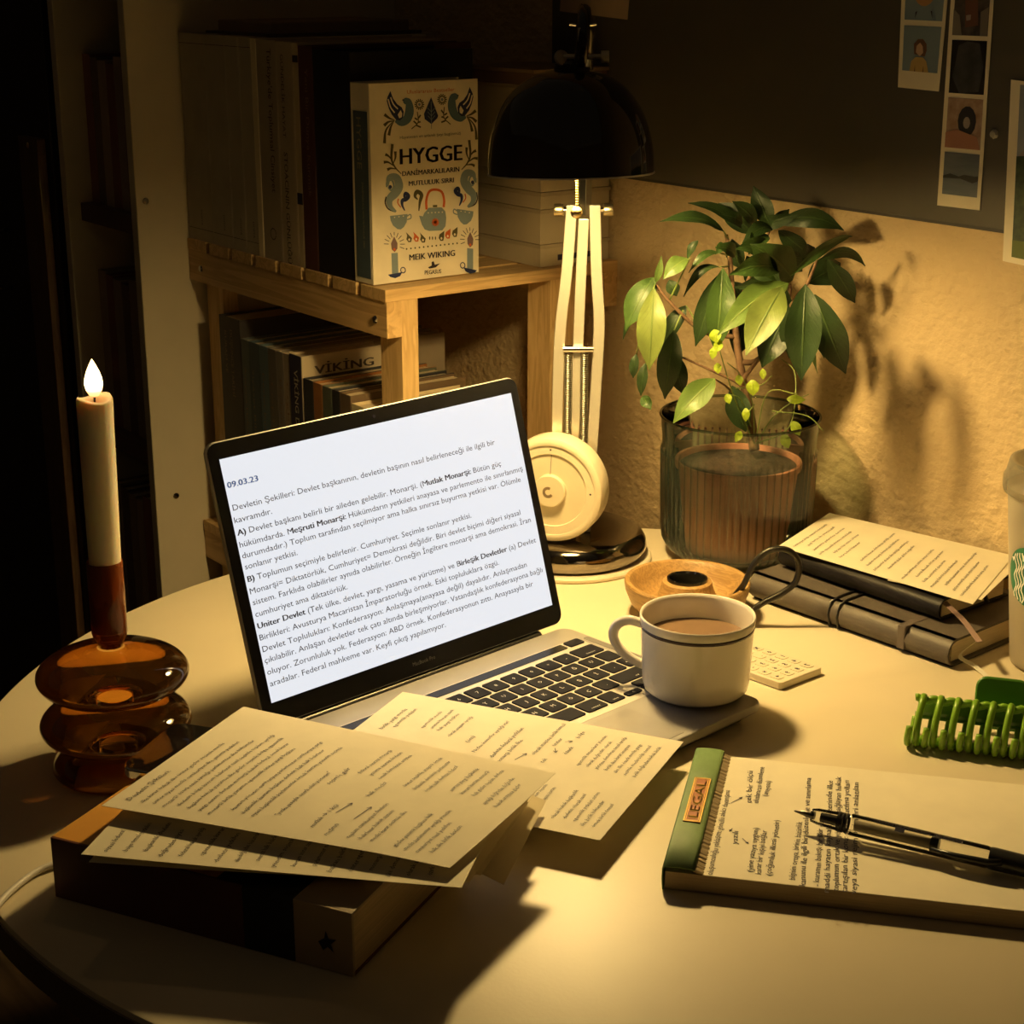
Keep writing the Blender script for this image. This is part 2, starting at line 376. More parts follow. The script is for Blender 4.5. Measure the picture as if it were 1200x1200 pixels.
DOC = [("Devletin Şekilleri: Devlet başkanının, devletin başının nasıl belirleneceği ile ilgili bir",118,460,955,250,[]),
("kavramdır.",123,500,243,470,[]),
("A) Devlet başkanı belirli bir aileden gelebilir. Monarşi. (Mutlak Monarşi: Bütün güç",132,540,975,318,["A)","Mutlak Monarşi:"]),
("hükümdarda. Meşruti Monarşi: Hükümdarın yetkileri anayasa ve parlemento ile sınırlanmış",140,578,1045,338,["Meşruti Monarşi:"]),
("durumdadır.) Toplum tarafından seçilmiyor ama halka sınırsız buyurma yetkisi var. Ölümle",148,613,1038,370,[]),
("sonlanır yetkisi.",157,648,325,605,[]),
("B) Toplumun seçimiyle belirlenir. Cumhuriyet. Seçimle sonlanır yetkisi.",165,688,880,483,["B)"]),
("Monarşi= Diktatörlük, Cumhuriyet= Demokrasi değildir. Biri devlet biçimi diğeri siyasal",173,727,1037,475,[]),
("sistem. Farklıda olabilirler aynıda olabilirler. Örneğin İngiltere monarşi ama demokrasi. İran",182,762,1070,497,[]),
("cumhuriyet ama diktatörlük.",190,800,485,715,[]),
("Uniter Devlet (Tek ülke, devlet, yargı, yasama ve yürütme) ve Birleşik Devletler (a) Devlet",197,838,1086,560,["Uniter Devlet","Birleşik Devletler"]),
("Birlikleri: Avusturya Macaristan İmparatorluğu örnek. Eski topluluklara özgü.",204,875,968,635,[]),
("Devlet Toplulukları: Konfederasyon: Anlaşmaya(anayasa değil) dayalıdır. Anlaşmadan",213,912,1057,640,[]),
("çıkılabilir. Anlaşan devletler tek çatı altında birleşmiyorlar. Vatandaşlık konfederasyona bağlı",220,948,1108,660,[]),
("oluyor. Zorunluluk yok. Federasyon: ABD örnek. Konfederasyonun zıttı. Anayasayla bir",228,985,1078,705,[]),
("aradalar. Federal mahkeme var. Keyfi çıkış yapılamıyor.",237,1022,798,832,[])]
mbt = MB()
def docline(m_, s_, x0,y0,x1,y1, bs, size=.0061, bold=0.0):
    a = disp(230+x0/2.7273, 430+y0/2.7273); b_ = disp(230+x1/2.7273, 430+y1/2.7273)
    L_ = math.hypot(b_[0]-a[0], b_[1]-a[1]); L_ = min(L_, .1425-a[0])
    sl = (b_[1]-a[1])*0
    put_text(m_, s_, lambda x,y: LD(a[0]+x, a[1]+y+sl, -.00012), size, width=L_, bold=bold, boldseg=bs, res=2)
rows_s = []
for l_ in DOC: docline(mbt, l_[0], *l_[1:5], l_[5])
lsub('display_text', mbt, M_ink, fix=False)
mbd = MB(); docline(mbd, '09.03.23', 100,388,197,362, ['09.03.23'])
lsub('display_date', mbd, mat('blue_print',(.08,.20,.70),.6), fix=False)
mbn = MB(); put_text(mbn, 'MacBook Pro', lambda x,y: LD(x,.0105+y,-.00002), .0042, center=True)
lsub('bezel_lettering', mbn, mat('bezel_grey',(.10,.10,.10),.5), fix=False)
lsub('camera_lens', MB().prism(ell(0,.2047,.0014,.0014,12), lambda x,s,h: LD(x,s,h), -.0001,.0003), mat('lens',(.02,.02,.04),.1))
# ================================================================== desk lamp
lamp = thing('desk_lamp', 'tall chrome desk lamp with a glossy black dome shade, lit', 'lamp', (.056,1.545,0))
BC = V3((.056,1.545,0))
obj('base_rim', MB().lathe([(0,0),(.076,0),(.0775,.0015),(.0775,.0035),(.076,.005),(0,.005)], BC, 64), M_white, lamp, smooth='auto')
obj('base_disc', MB().lathe([(0,.005),(.066,.005),(.0705,.008),(.0725,.014),(.0715,.021),(.068,.0265),(.061,.0295),(.04,.0305),(0,.031)], BC, 64), mat('dark_chrome',(.25,.22,.19),.10,metal=1), lamp, smooth=True)
YB = 1.53
def bar(pts, w_=.0062):
    P = [PY(x,y,YB) for x,y in pts]; m_ = MB(); k = 0
    P = smoothpath(P, 4)
    for i,p in enumerate(P):
        m_.v += [p+V3((sx*w_*.9, sy*w_*.7, 0)) for sx,sy in ((-1,-1),(1,-1),(1,1),(-1,1))]
    for i in range(len(P)-1):
        for q in range(4): m_.f.append((4*i+q,4*i+(q+1)%4,4*i+4+(q+1)%4,4*i+4+q))
    n = len(P)-1; m_.f += [(0,1,2,3),(4*n,4*n+1,4*n+2,4*n+3)]
    return m_
obj('arm_bar', bar([(670,240),(664,320),(657,380),(654,440),(653,520),(656,622)], .0055), M_satin, lamp, bevel=.0006)
obj('arm_bar', bar([(684,256),(680,340),(676,440),(672,520),(669,622)], .0052), M_satin, lamp, bevel=.0006)
obj('arm_bar', bar([(697,240),(699,320),(702,378),(699,440),(694,520),(686,622)], .0055), M_satin, lamp, bevel=.0006)
for (x0,x1) in ((652,668),(700,716)):
    pass
yk = 246
obj('joint_axle', MB().tube([PY(652,yk,YB), PY(716,yk,YB)], .0022, 10), M_chrome, lamp, smooth='auto')
for x0,x1 in ((650.5,659),(708.5,717)):
    a,b_ = PY(x0,yk,YB), PY(x1,yk,YB); c_ = (a+b_)/2
    R = Matrix.Rotation(math.pi/2,3,'Y')
    obj('joint_knob', MB().lathe([(0,-.0042),(.0052,-.0042),(.0056,-.003),(.0056,.003),(.0052,.0042),(0,.0042)], c_, 20, R), mat('aged_brass',(.62,.52,.32),.3,metal=1), lamp, smooth='auto')
obj('cross_pin', MB().tube([PY(660,409,YB-.007), PY(695,409,YB-.007)], .0034, 10), M_chrome, lamp, smooth='auto')
for x_ in (666,685):
    m_ = MB(); a,b_ = PY(x_,414,YB-.004), PY(x_-1,520,YB-.004)
    pts = []; nturn = 46
    for i in range(nturn*8+1):
        t_ = i/(nturn*8); c_ = a.lerp(b_, t_); an = 2*math.pi*nturn*t_; pts.append(c_+V3((math.cos(an)*.0034, math.sin(an)*.0034, 0)))
    m_.tube(pts, .0007, 4)
    obj('spring', m_, mat('steel_spring',(.42,.40,.34),.3,metal=1), lamp, smooth=True)
# riser, neck and hook above the shade
SHC = V3((.046,1.35,0))
riser = [PY(686,252,YB), PY(686.5,215,YB), PY(687,150,YB), PY(688,90,YB)]
obj('riser', MB().tube(riser, .0055, 4), mat('grey_steel',(.30,.27,.22),.35,metal=1), lamp, bevel=.0005)
soft = mat('soft_nickel', (.75,.68,.56), .35, metal=.5)
ztop = .5095
neck = smoothpath([PY(688,92,YB), PY(688,60,YB-.01), PY(689,30,YB-.05), V3((.0575,1.42,.5048)), V3((0.05700,1.39000,0.50630)), V3((0.05550,1.36000,0.50380)), V3((0.05470,1.34600,0.49480)), V3((0.05400,1.34400,0.48280)), V3((0.05200,1.34700,0.47080)), V3((0.04900,1.34900,0.46480))], 6)
obj('neck', MB().tube(neck, .0052, 12), M_blkg, lamp, smooth='auto')
obj('neck_clip', MB().box(V3((0.05350,1.34200,0.48780)), V3((1,0,0)), V3((0,1,0)), Z, (-.0035,.0035),(-.0012,.0015),(-.007,.007)), soft, lamp, bevel=.0004)
obj('clip_window', MB().box(V3((0.05400,1.34050,0.48930)), V3((1,0,0)), V3((0,1,0)), Z, (-.0018,.0018),(-.0006,.0002),(-.0045,.004)), M_blk, lamp)
obj('shade_axle', MB().tube([V3((0.03500,1.34800,0.47330)), V3((0.07300,1.34800,0.47330))], .002, 8), soft, lamp, smooth='auto')
obj('wing_nut', MB().lathe([(0,-.003),(.0045,-.003),(.0045,.003),(0,.003)], V3((0.07100,1.34800,0.47330)), 14, Matrix.Rotation(math.pi/2,3,'Y')), soft, lamp, smooth='auto')
obj('wing_nut', MB().lathe([(0,-.002),(.0062,-.0012),(.0062,.0012),(0,.002)], V3((0.03800,1.34700,0.47230)), 14, Matrix.Rotation(1.1,3,'X')@Matrix.Rotation(.5,3,'Y')), soft, lamp, smooth='auto')
for s_ in (-1,1): obj('set_screw', MB().tube([V3((.0525+s_*.005,1.314,.4975)), V3((.0525+s_*.010,1.314,.4982))], .0011, 6), M_chrome, lamp)
Rsh = Matrix.Rotation(math.radians(-2.5),3,'X')@Matrix.Rotation(math.radians(-1.0),3,'Y')
SR = .0648; zr = .3848
prof = []
for i in range(15):
    a = math.radians(90*i/14); prof.append((SR*math.cos(a)**.78 if i<14 else .006, .006+.073*math.sin(a)))
prof = [(SR,0)]+prof
c_sh = V3((SHC.x, SHC.y, zr))
outer = MB().lathe(prof+[(.0,.0792)], c_sh, 72, Rsh)
inner = MB().lathe([(r*.975, z_*.975) for r,z_ in prof]+[(0,.0772)], c_sh, 72, Rsh)
shade = obj('shade', outer, mat('black_enamel',(.012,.009,.007),.09,coat=.8,var=.02), lamp, smooth=True)
obj('shade_liner', inner, mat('liner_white',(.80,.76,.66),.5), lamp, smooth=True)
obj('shade_rim', MB().lathe([(SR*.972,.0),(SR*1.008,-.0003),(SR*1.008,.0010),(SR*.972,.0013),(SR*.972,0)], c_sh, 72, Rsh), mat('rim_metal',(.7,.66,.58),.35,metal=.8), lamp, smooth='auto')
obj('shade_cap', MB().lathe([(.012,.078),(.0115,.083),(.007,.0865),(0,.087)], c_sh, 28, Rsh), M_blkg, lamp, smooth='auto')
bm_ = bpy.data.materials.new('bulb_glow'); bm_.use_nodes = True; N = bm_.node_tree.nodes
bb = N['Principled BSDF']; bb.inputs['Base Color'].default_value = (.9,.85,.7,1)
bb.inputs['Emission Color'].default_value = (*BULB_COL,1); bb.inputs['Emission Strength'].default_value = BULB_POWER
BR = .024
bulb = MB().lathe([(0,-BR)]+[(BR*math.cos(math.radians(a)), BR*math.sin(math.radians(a))) for a in range(-75,61,15)]+[(.011,.026),(.0,.027)], LAMP+V3((0,0,.012)), 20)
obj('bulb', bulb, bm_, lamp, smooth=True)
obj('bulb_socket', MB().lathe([(.013,.036),(.014,.045),(.014,.066),(0,.067)], LAMP, 20), M_blk, lamp, smooth='auto')
chain = MB(); a,b_ = V3((.049,1.267,.3945)), V3((.049,1.267,.3700))
a = PY(676,206,1.33); b_ = PY(676,243,1.33)
for i in range(13):
    p = a.lerp(b_, i/12); r_ = .0013; k = len(chain.v)
    chain.lathe([(0,-r_)]+[(r_*math.cos(math.radians(q)), r_*math.sin(math.radians(q))) for q in (-45,0,45)]+[(0,r_)], p, 8)
r_ = .0048; chain.lathe([(0,-r_)]+[(r_*math.cos(math.radians(q)), r_*math.sin(math.radians(q))) for q in (-60,-30,0,30,60)]+[(0,r_)], PY(675.5,249,1.33), 16)
obj('pull_chain', chain, M_brass, lamp, smooth=True)
# ================================================================== round timer
tn = V3((-.34,-.94,0)).normalized(); tx = Z.cross(tn).normalized()*1; TCN = PY(645,567,1.497)
TCN.z = .0312+.0500
Rt = Matrix((tx, Z, tn)).transposed()
timer = thing('desk_timer', 'round cream dial timer standing on the lamp base behind the laptop', 'timer', (TCN.x,TCN.y,.0312))
obj('body', MB().lathe([(0,-.027),(.044,-.027),(.0480,-.0250),(.0496,-.022),(.0496,-.003),(.0488,.0),(.0470,.0012),(.0440,.0016),(.0425,.0012)], TCN, 64, Rt), M_white, timer, smooth='auto')
obj('ring', MB().lathe([(.0428,.0010),(.0425,.0002),(.0345,.0002),(.0340,-.0012)], TCN, 64, Rt), mat('cream_ring',(.74,.66,.49),.5), timer, smooth='auto')
obj('dial', MB().lathe([(.0342,-.0012),(.0,-.0012)], TCN, 64, Rt), mat('cream_dial',(.70,.62,.45),.5), timer, smooth='auto')
obj('knob', MB().lathe([(.0150,-.0012),(.0150,.0030),(.0143,.0038),(0,.0038)], TCN, 40, Rt), M_white, timer, smooth='auto')
PT = lambda x,y,h=.004: TCN+tx*x+Z*y+tn*h
m_ = MB(); stroke2(m_, [(x_,y_) for x_,y_ in ell(-.001,-.001,.0040,.0040,16,60,330)], lambda x,y: PT(x,y,.0040), .0026)
obj('knob_mark', m_, mat('mark_brown',(.20,.14,.08),.6), timer, fix=False)
m_ = MB(); poly2(m_, ell(0,.0385,.0009,.0009,10), lambda x,y: PT(x,y,.0004)); poly2(m_, ell(.0385,0,.0009,.0009,10), lambda x,y: PT(x,y,.0004))
stroke2(m_, [(.0005,.0335),(-.0005,.0150)], lambda x,y: PT(x,y,-.0010), .0005)
obj('tick_marks', m_, M_ink, timer, fix=False)
# ================================================================== shelf unit (pine), books
shelf = thing('slatted_shelf', 'pine bookshelf with a slatted deck against the wall behind the lamp', 'shelf', tuple(WF(-1.63,.15,FL)))
zt = .2335
DECK = [(-1.843+.0547*i, -1.843+.0547*i+.0455) for i in range(8)]
for i,(a,b_) in enumerate(DECK):
    if i == 7: b_ = -1.414
    obj('slat', MB().wbox((a,b_),(.0,.3015),(zt-.0125,zt)), M_woodv, shelf, bevel=.0006)
obj('front_rail', MB().wbox((-1.845,-1.4145),(.282,.300),(.184,zt-.0125)), M_wood, shelf, bevel=.0006)
obj('back_rail', MB().wbox((-1.845,-1.4145),(.0,.018),(.184,zt-.0125)), M_wood, shelf)
obj('upright', MB().wbox((-1.4555,-1.4155),(.262,.282),(FL,zt-.0125)), M_woodz, shelf, bevel=.0006)
obj('upright', MB().wbox((-1.4555,-1.4155),(.045,.092),(FL,zt-.0125)), M_woodz, shelf, bevel=.0006)
obj('upright', MB().wbox((-1.838,-1.798),(.262,.282),(FL,zt-.0125)), M_woodz, shelf, bevel=.0006)
obj('upright', MB().wbox((-1.838,-1.798),(.045,.092),(FL,zt-.0125)), M_woodz, shelf, bevel=.0006)
for (u_,z_) in ((-1.436,.2005),(-1.815,.2005)):
    obj('screw', MB().lathe([(0,.0018),(.0030,.0014),(.0042,0),(.0042,-.001),(0,-.001)], WF(u_,.3004,z_), 16, Matrix.Rotation(math.atan2(VV.y,VV.x),3,'Z')@Matrix.Rotation(math.pi/2,3,'Y')), M_chrome, shelf, smooth='auto')
zl = -.1165
for i,(a,b_) in enumerate(DECK): obj('slat', MB().wbox((a,min(b_+.002,-1.414)),(.0,.3015),(zl-.0125,zl)), M_woodv, shelf)
obj('front_rail', MB().wbox((-1.8455,-1.4145),(.282,.300),(-.1655,zl-.0125)), M_wood, shelf, bevel=.0006)
def book(name, label, ur, vr, zr_, ccol, side='U', group=None, cov=.0018, rough=.5, cat='book', pages=M_pages, gap=.003):
    """upright book, spine towards the room (+v)"""
    t_ = thing(name, label, cat, tuple(WF(sum(ur)/2, sum(vr)/2, zr_[0])), group)
    mc = mat('cover_%02d%02d%02d' % tuple(int(c*99) for c in ccol), ccol, rough, var=.08)
    c_ = MB().wbox((ur[0],ur[0]+cov),vr,zr_).wbox((ur[1]-cov,ur[1]),vr,zr_).wbox((ur[0]+cov,ur[1]-cov),(vr[1]-cov,vr[1]),zr_)
    obj('cover', c_, mc, t_, bevel=.0004, fix=False)
    obj('page_block', MB().wbox((ur[0]+cov,ur[1]-cov),(vr[0]+gap,vr[1]-cov),(zr_[0]+.001,zr_[1]-gap)), pages, t_)
    return t_
def spine_text(t_, s_, u_, ztop_, length, size, m_, v_=.3003, bold=0):
    m = MB(); put_text(m, s_, lambda x,y: WF(u_-size*.36+y, v_, ztop_-x), size, width=length, bold=bold)
    obj('spine_lettering', m, m_, t_, fix=False)
cw = (.50,.44,.33)
M_spt = mat('spine_print', (.06,.045,.04), .6)
bA = [(-1.842,-1.7805),(-1.7800,-1.7330),(-1.7325,-1.7015),(-1.7010,-1.6735)]
labs = ['widest cream box file at the left end of the upper shelf','second cream box file on the upper shelf from the left end','third cream box file on the upper shelf from the left end','fourth and thinnest cream box file, beside the pale gap, upper shelf']
for i,(a,b_) in enumerate(bA):
    t_ = book('box_file', labs[i], (a,b_), (.06,.2985), (zt,.467), cw, group='cream box files at the left of the upper shelf', rough=.7, cat='file', pages=M_paper2)
    spine_text(t_, 'DOSYA', (a+b_)/2+.004, .270, .018, .005, M_spt, .2988)
    obj('spine_line', MB().wbox((a+.001,b_-.001),(.2984,.2988),(.247,.2476)), M_spt, t_)
    obj('spine_line', MB().wbox((a+.001,b_-.001),(.2984,.2988),(.456,.4566)), M_spt, t_)
t_ = book('slim_booklet', 'slim pale booklet edge between box files and titled book', (-1.6730,-1.6620), (.08,.299), (zt,.466), (.78,.68,.46), cov=.0009)
t_ = book('paperback', 'grey-beige paperback with spine title TOPLUMSAL CINSIYET on the upper shelf', (-1.6615,-1.6205), (.10,.2985), (zt,.4655), (.42,.35,.25))
spine_text(t_, "Türkiye'de Toplumsal Cinsiyet", -1.634, .457, .150, .0125, M_spt, .2988, .006)
m_ = MB(); stroke2(m_, ell(-1.640,.262,.006,.006,14,0,350), lambda x,y: WF(x,.2988,y), .0012); obj('emblem', m_, M_spt, t_, fix=False)
t_ = book('paperback', 'pale paperback with spine title STOACININ GÜNLÜĞÜ on the upper shelf', (-1.6195,-1.5860), (.11,.2985), (zt,.4645), (.48,.40,.28))
spine_text(t_, "GÜNDELİK HAYAT", -1.607, .452, .085, .0085, M_spt, .2988); spine_text(t_, "STOACININ GÜNLÜĞÜ", -1.606, .352, .118, .0105, M_spt, .2988, .01)
t_ = book('paperback', 'thin pale paperback leaning beside the dark red-brown book', (-1.5850,-1.5745), (.12,.2985), (zt,.4640), (.55,.46,.30))
obj('spine_band', MB().wbox((-1.585,-1.5745),(.2984,.2988),(.445,.452)), M_ink, t_); obj('spine_band', MB().wbox((-1.585,-1.5745),(.2984,.2988),(.300,.312)), M_ink, t_)
t_ = book('hardback', 'dark red-brown book with faded spine title on the upper shelf', (-1.5740,-1.5460), (.10,.2985), (zt,.4620), (.085,.03,.022))
spine_text(t_, "Yeni Bir Dünya Kurmak", -1.558, .44, .13, .009, mat('faded_print',(.24,.15,.10),.6), .2988)
t_ = book('binder', 'large black binder standing behind the cream cover with birds', (-1.5450,-1.4740), (.150,.2985), (zt,.4590), (.010,.010,.012), rough=.35, cat='binder', pages=M_blk)
# --- the book with the printed cover
hy = book('paperback', 'cream paperback HYGGE with blue birds, teapot and candles facing the lamp', (-1.4735,-1.4390), (.1690,.2990), (zt+.001,.4310), (.83,.74,.55), cov=.0012, rough=.45)
obj('spine_panel', MB().wbox((-1.4690,-1.4435),(.2988,.2993),(.240,.404)), mat('spine_blue',(.07,.10,.13),.5), hy)
spine_text(hy, "HYGGE", -1.4585, .398, .05, .012, mat('spine_gold',(.35,.28,.18),.6), .2996)
spine_text(hy, "DANİMARKALILARIN MUTLULUK SIRRI", -1.4540, .335, .065, .0048, MATS['spine_gold'], .2996)
HM = {k: mat('print_'+k, c, .55, spec=.3) for k,c in dict(navy=(.02,.03,.10), blue=(.10,.17,.22), grey=(.22,.28,.30), olive=(.10,.085,.03), red=(.62,.12,.02), dark=(.035,.025,.03), mauve=(.20,.12,.12), cream=(.85,.76,.56)).items()}
HB = {k: MB() for k in HM}
def HP(lay):
    def f(X, Y):
        s_ = (X-162)/600; tp = 118-33*s_; bt = 1135-78*s_; t_ = (Y-tp)/(bt-tp)
        return WF(-1.4390+.0001+.00008*lay, .2990-.130*s_, .4310-.1965*t_)
    return f
def H2(zx, zy, n): # second zoom (420,190)-(590,330) to the first's frame
    return ((420+zx/7.0588-400)*4.2857, ((90 if n==1 else 190)+zy/7.0588-70)*4.2857)
def hpoly(k, pts, lay=1, n=None): poly2(HB[k], [H2(x,y,n) if n else (x,y) for x,y in pts], HP(lay))
def hstroke(k, pts, w_, lay=1, n=None, sm=True):
    p = [V3((*(H2(x,y,n) if n else (x,y)),0)) for x,y in pts]
    if sm and len(p) > 2: p = smoothpath(p, 5)
    nn = len(p)
    if isinstance(w_, tuple): w_ = [w_[0]+(w_[1]-w_[0])*i/(nn-1) for i in range(nn)]
    elif isinstance(w_, str): q = float(w_); w_ = [q*(.25+.75*math.sin(math.pi*i/(nn-1))) for i in range(nn)]
    stroke2(HB[k], [(a.x,a.y) for a in p], HP(lay), w_)
def htext(k, s_, x0, y0, x1, y1, size, bold=0):
    sl = (y1-y0)/(x1-x0)
    put_text(HB[k], s_, lambda x,y: HP(2)(x0+x, y0+sl*x-y), size, width=x1-x0, boldseg=[s_] if bold else None)
htext('dark','HYGGE',318,515,664,488,112,.012)
htext('dark','DANİMARKALILARIN',330,573,650,545,34,.01)
htext('dark','MUTLULUK SIRRI',365,622,618,600,34,.01)
htext('dark','MEIK WIKING',360,1003,620,975,44,.012)
htext('dark','PEGASUS',446,1075,540,1066,30,.02)
htext('red','Uluslararası Bestseller',365,165,628,148,26)
htext('olive','Hayatınızın en anlamlı şeyi bugünmüş',322,388,662,360,21)
for mx in (0, 1):
    q = (lambda x,y: (x,y)) if not mx else (lambda x,y: (990-x, y-(26 if y<600 else 30)+ (0)))
    def f(pts): return [q(*H2(x,y,1)) for x,y in pts]
    def g2(pts): return [q(*H2(x,y,2)) for x,y in pts]
    # bird
    hpoly('navy', f([(312,110),(335,170),(370,215),(410,240),(428,275),(420,330),(400,350),(360,345),(320,300),(295,250),(278,190),(285,160)]))
    hstroke('blue', f([(445,180),(470,190),(480,240),(475,290),(450,340),(400,368),(350,352)]), [22,40,48,50,46,36,14][0:1]*1 and '48', 2)
    hpoly('blue', f(ell(452,190,30,28,12)), 3); hpoly('dark', f([(428,172),(432,190),(412,182)]), 3)
    hpoly('cream', f([(385,330),(372,300),(400,262),(412,290),(408,320)]), 4)
    hstroke('cream', f([(290,175),(310,240),(345,285)]), 7, 4); hstroke('cream', f([(312,160),(335,215),(375,255)]), 7, 4)
    # tail branch
    for P_ in ([(345,345),(300,330),(255,300)],[(345,350),(290,360),(250,390)],[(340,352),(310,400),(290,470)],[(330,355),(265,430),(250,535)]):
        hstroke('olive', f(P_), (3,16), 1)
    for P_ in ([(395,785),(340,730),(310,660),(320,540)],[(320,680),(285,640),(255,625)],[(330,720),(280,690),(240,690)],[(350,745),(300,740),(270,752)],[(325,700),(345,650),(345,600)]):
        hstroke('olive', f(P_), (4,15), 1)
    # flower, sprig
    c0 = H2(570,215,1)
    for k in range(14):
        a = 2*math.pi*k/14; hstroke('olive', [q(c0[0]+14*math.cos(a), c0[1]+14*math.sin(a)), q(c0[0]+27*math.cos(a), c0[1]+27*math.sin(a))], 6, 1, sm=False)
    hstroke('olive', [q(*p) for p in ell(c0[0],c0[1],15,15,16,0,360)+[(c0[0]+15,c0[1])]], 4, 1, sm=False)
    hpoly('grey', [q(*p) for p in ell(c0[0],c0[1],8,8,10)], 2)
    hstroke('olive', f([(550,275),(555,360),(495,415)]), 5, 1)
    for P_ in ([(552,340),(525,325)],[(555,330),(580,300)],[(545,375),(515,350)],[(540,385),(580,400)],[(556,360),(578,355)]): hstroke('olive', f(P_), 8, 1, sm=False)
    # big steam curl, small curls
    hstroke('grey', g2([(275,190),(300,215),(325,180),(305,130),(265,150),(262,190)]), 10, 3)
    hstroke('grey', g2([(268,180),(285,110),(350,110),(372,180),(335,240),(285,290),(290,350),(340,395)]), '46', 2)
    hpoly('navy', g2(ell(292,188,16,16,12)), 4)
    hstroke('dark', g2([(255,270),(245,320),(270,370),(330,395)]), 7, 1)
    hstroke('navy', g2([(440,290),(415,275),(420,245),(450,250),(440,290),(405,310),(400,350),(420,385)]) if 0 else g2([(450,285),(420,270),(430,240),(455,262),(430,290),(400,300),(398,340),(420,385)]), '22', 2)
    hstroke('red', g2([(365,285),(358,320),(385,358)]), 6, 1)
    # cup
    hpoly('grey', g2([(285,430),(290,470),(310,510),(350,540),(380,543),(410,520),(435,480),(445,412)]), 2)
    hstroke('grey', g2([(440,430),(470,415),(475,445),(440,460)]), 6, 2)
    for k in range(3): hpoly('cream', g2(ell(325+40*k,442-6*k,6,5,8)), 4)
    # flame + candle
    hpoly('cream', g2([(318,590),(355,655),(352,710),(320,745),(285,715),(280,660)]), 2)
    hpoly('mauve', g2([(318,602),(347,660),(345,705),(320,735),(293,712),(288,662)]), 3)
    hpoly('red', g2(ell(318,712,10,12,10)), 4)
    hpoly('grey', g2([(290,745),(348,740),(350,915),(292,920)]), 2)
    hpoly('navy', g2([(255,928),(385,905),(365,940),(320,958),(275,948)]), 3)
    hstroke('navy', g2(ell(393,888,22,24,14,0,360)+[(415,888)]), 5, 3, sm=False)
    for a in range(-20,200,22):
        if 60 < a < 120 and 0: continue
        ca,sa = math.cos(math.radians(a)), -math.sin(math.radians(a)); hstroke('dark', g2([(320+52*ca,670+62*sa),(320+95*ca,670+105*sa)]), 3.5, 1, sm=False)
# tree leaf
hpoly('navy', [(497,180),(535,270),(530,282),(497,312),(460,288),(456,262)], 1); hstroke('grey', [(497,200),(496,335)], 3, 2, sm=False)
for k in range(3):
    y_ = 240+20*k; hstroke('grey', [(475+k*2,y_-8),(497,y_+12),(520-k*2,y_-10)], 3, 2, sm=False)
# middle curl, teapot
hstroke('olive', [H2(x,y,2) for x,y in [(540,290),(515,262),(535,225),(575,250),(560,310),(548,385)]], '22', 2)
hpoly('grey', [H2(x,y,2) for x,y in [(550,425),(585,430),(600,400),(615,385),(640,358),(760,352),(795,385),(803,440),(795,510),(765,545),(640,552),(600,540),(575,500)]], 2)
hstroke('red', [H2(x,y,2) for x,y in [(620,372),(620,290),(650,220),(710,205),(765,225),(785,290),(780,350)]], 13, 2)
hpoly('olive', [H2(x,y,2) for x,y in [(680,352),(678,335),(720,332),(718,350)]], 3)
c0 = H2(700,478,2)
for k in range(8):
    a = math.pi*k/8; hstroke('red', [(c0[0]-21*math.cos(a),c0[1]-21*math.sin(a)),(c0[0]+21*math.cos(a),c0[1]+21*math.sin(a))], 5, 3, sm=False)
for k in range(5): hpoly('cream', [H2(x,y,2) for x,y in ell(635+33*k,400-2*k,6,6,8)], 3)
# leaf row, dots
for cx,cy,dx,cc in ((455,610,-1,'olive'),(520,605,-1,'red'),(582,612,-1,'olive'),(755,595,1,'olive'),(815,575,1,'red'),(882,560,1,'olive')):
    hpoly(cc, [H2(x,y,2) for x,y in [(cx+dx*28,cy-46),(cx+26,cy+5),(cx+18,cy+38),(cx-8,cy+40),(cx-26,cy+15),(cx-18,cy-15)]], 2)
    hpoly('cream', [H2(x,y,2) for x,y in ell(cx,cy+18,9,11,10)], 3)
for k in range(3): hpoly('olive', [H2(x,y,2) for x,y in ell(645+27*k,612,6,15,10)], 2)
for k in range(13): hpoly('olive', [H2(x,y,2) for x,y in ell(430+39.5*k,707-4.6*k,8,8,8)], 2)
hpoly('dark', [H2(x,y,2) for x,y in [(625,862),(660,845),(660,815),(680,808),(690,838),(740,825),(700,860),(640,872)]], 2)
for k in HB: obj('cover_print', HB[k], HM[k], hy, fix=False)['kind'] = 'stuff'
# cream boxes lying flat behind the cover
zz = zt
for i,(h,lab) in enumerate(((.024,'lowest flat cream box with a dark slot, in the stack beside the shade'),(.037,'second flat cream box from the bottom of the stack beside the shade'),(.018,'thin third box in the flat cream stack beside the shade'),(.018,'thin fourth box in the flat cream stack beside the shade'),(.0905,'tall top box of the flat cream stack beside the shade'))):
    t_ = thing('storage_box', lab, 'box', tuple(WF(-1.49,.06,zz)), 'flat cream boxes stacked at the end of the upper shelf')
    obj('box_body', MB().wbox((-1.57,-1.425),(.004,.0985),(zz+.0003,zz+h-.0035)), mat('cream_card',(.50,.42,.28),.8), t_, bevel=.0008)
    obj('box_lid', MB().wbox((-1.571,-1.424),(.003,.0992),(zz+h-.0035,zz+h)), mat('card_lid',(.44,.36,.24),.8), t_)
    if i == 0: obj('slot', MB().wbox((-1.4249,-1.4244),(.03,.075),(zz+.006,zz+.012)), M_ink, t_)
    zz += h
t_ = thing('storage_box', 'low dark brown box on top of the cream stack beside the shade', 'box', tuple(WF(-1.49,.06,zz)))
obj('box_body', MB().wbox((-1.56,-1.43),(.006,.105),(zz+.0003,zz+.013)), mat('dark_brown_card',(.16,.09,.05),.7), t_, bevel=.0008)
obj('box_lid', MB().wbox((-1.562,-1.428),(.005,.106),(zz+.013,zz+.0165)), mat('brown_card_lid',(.26,.17,.09),.7), t_)
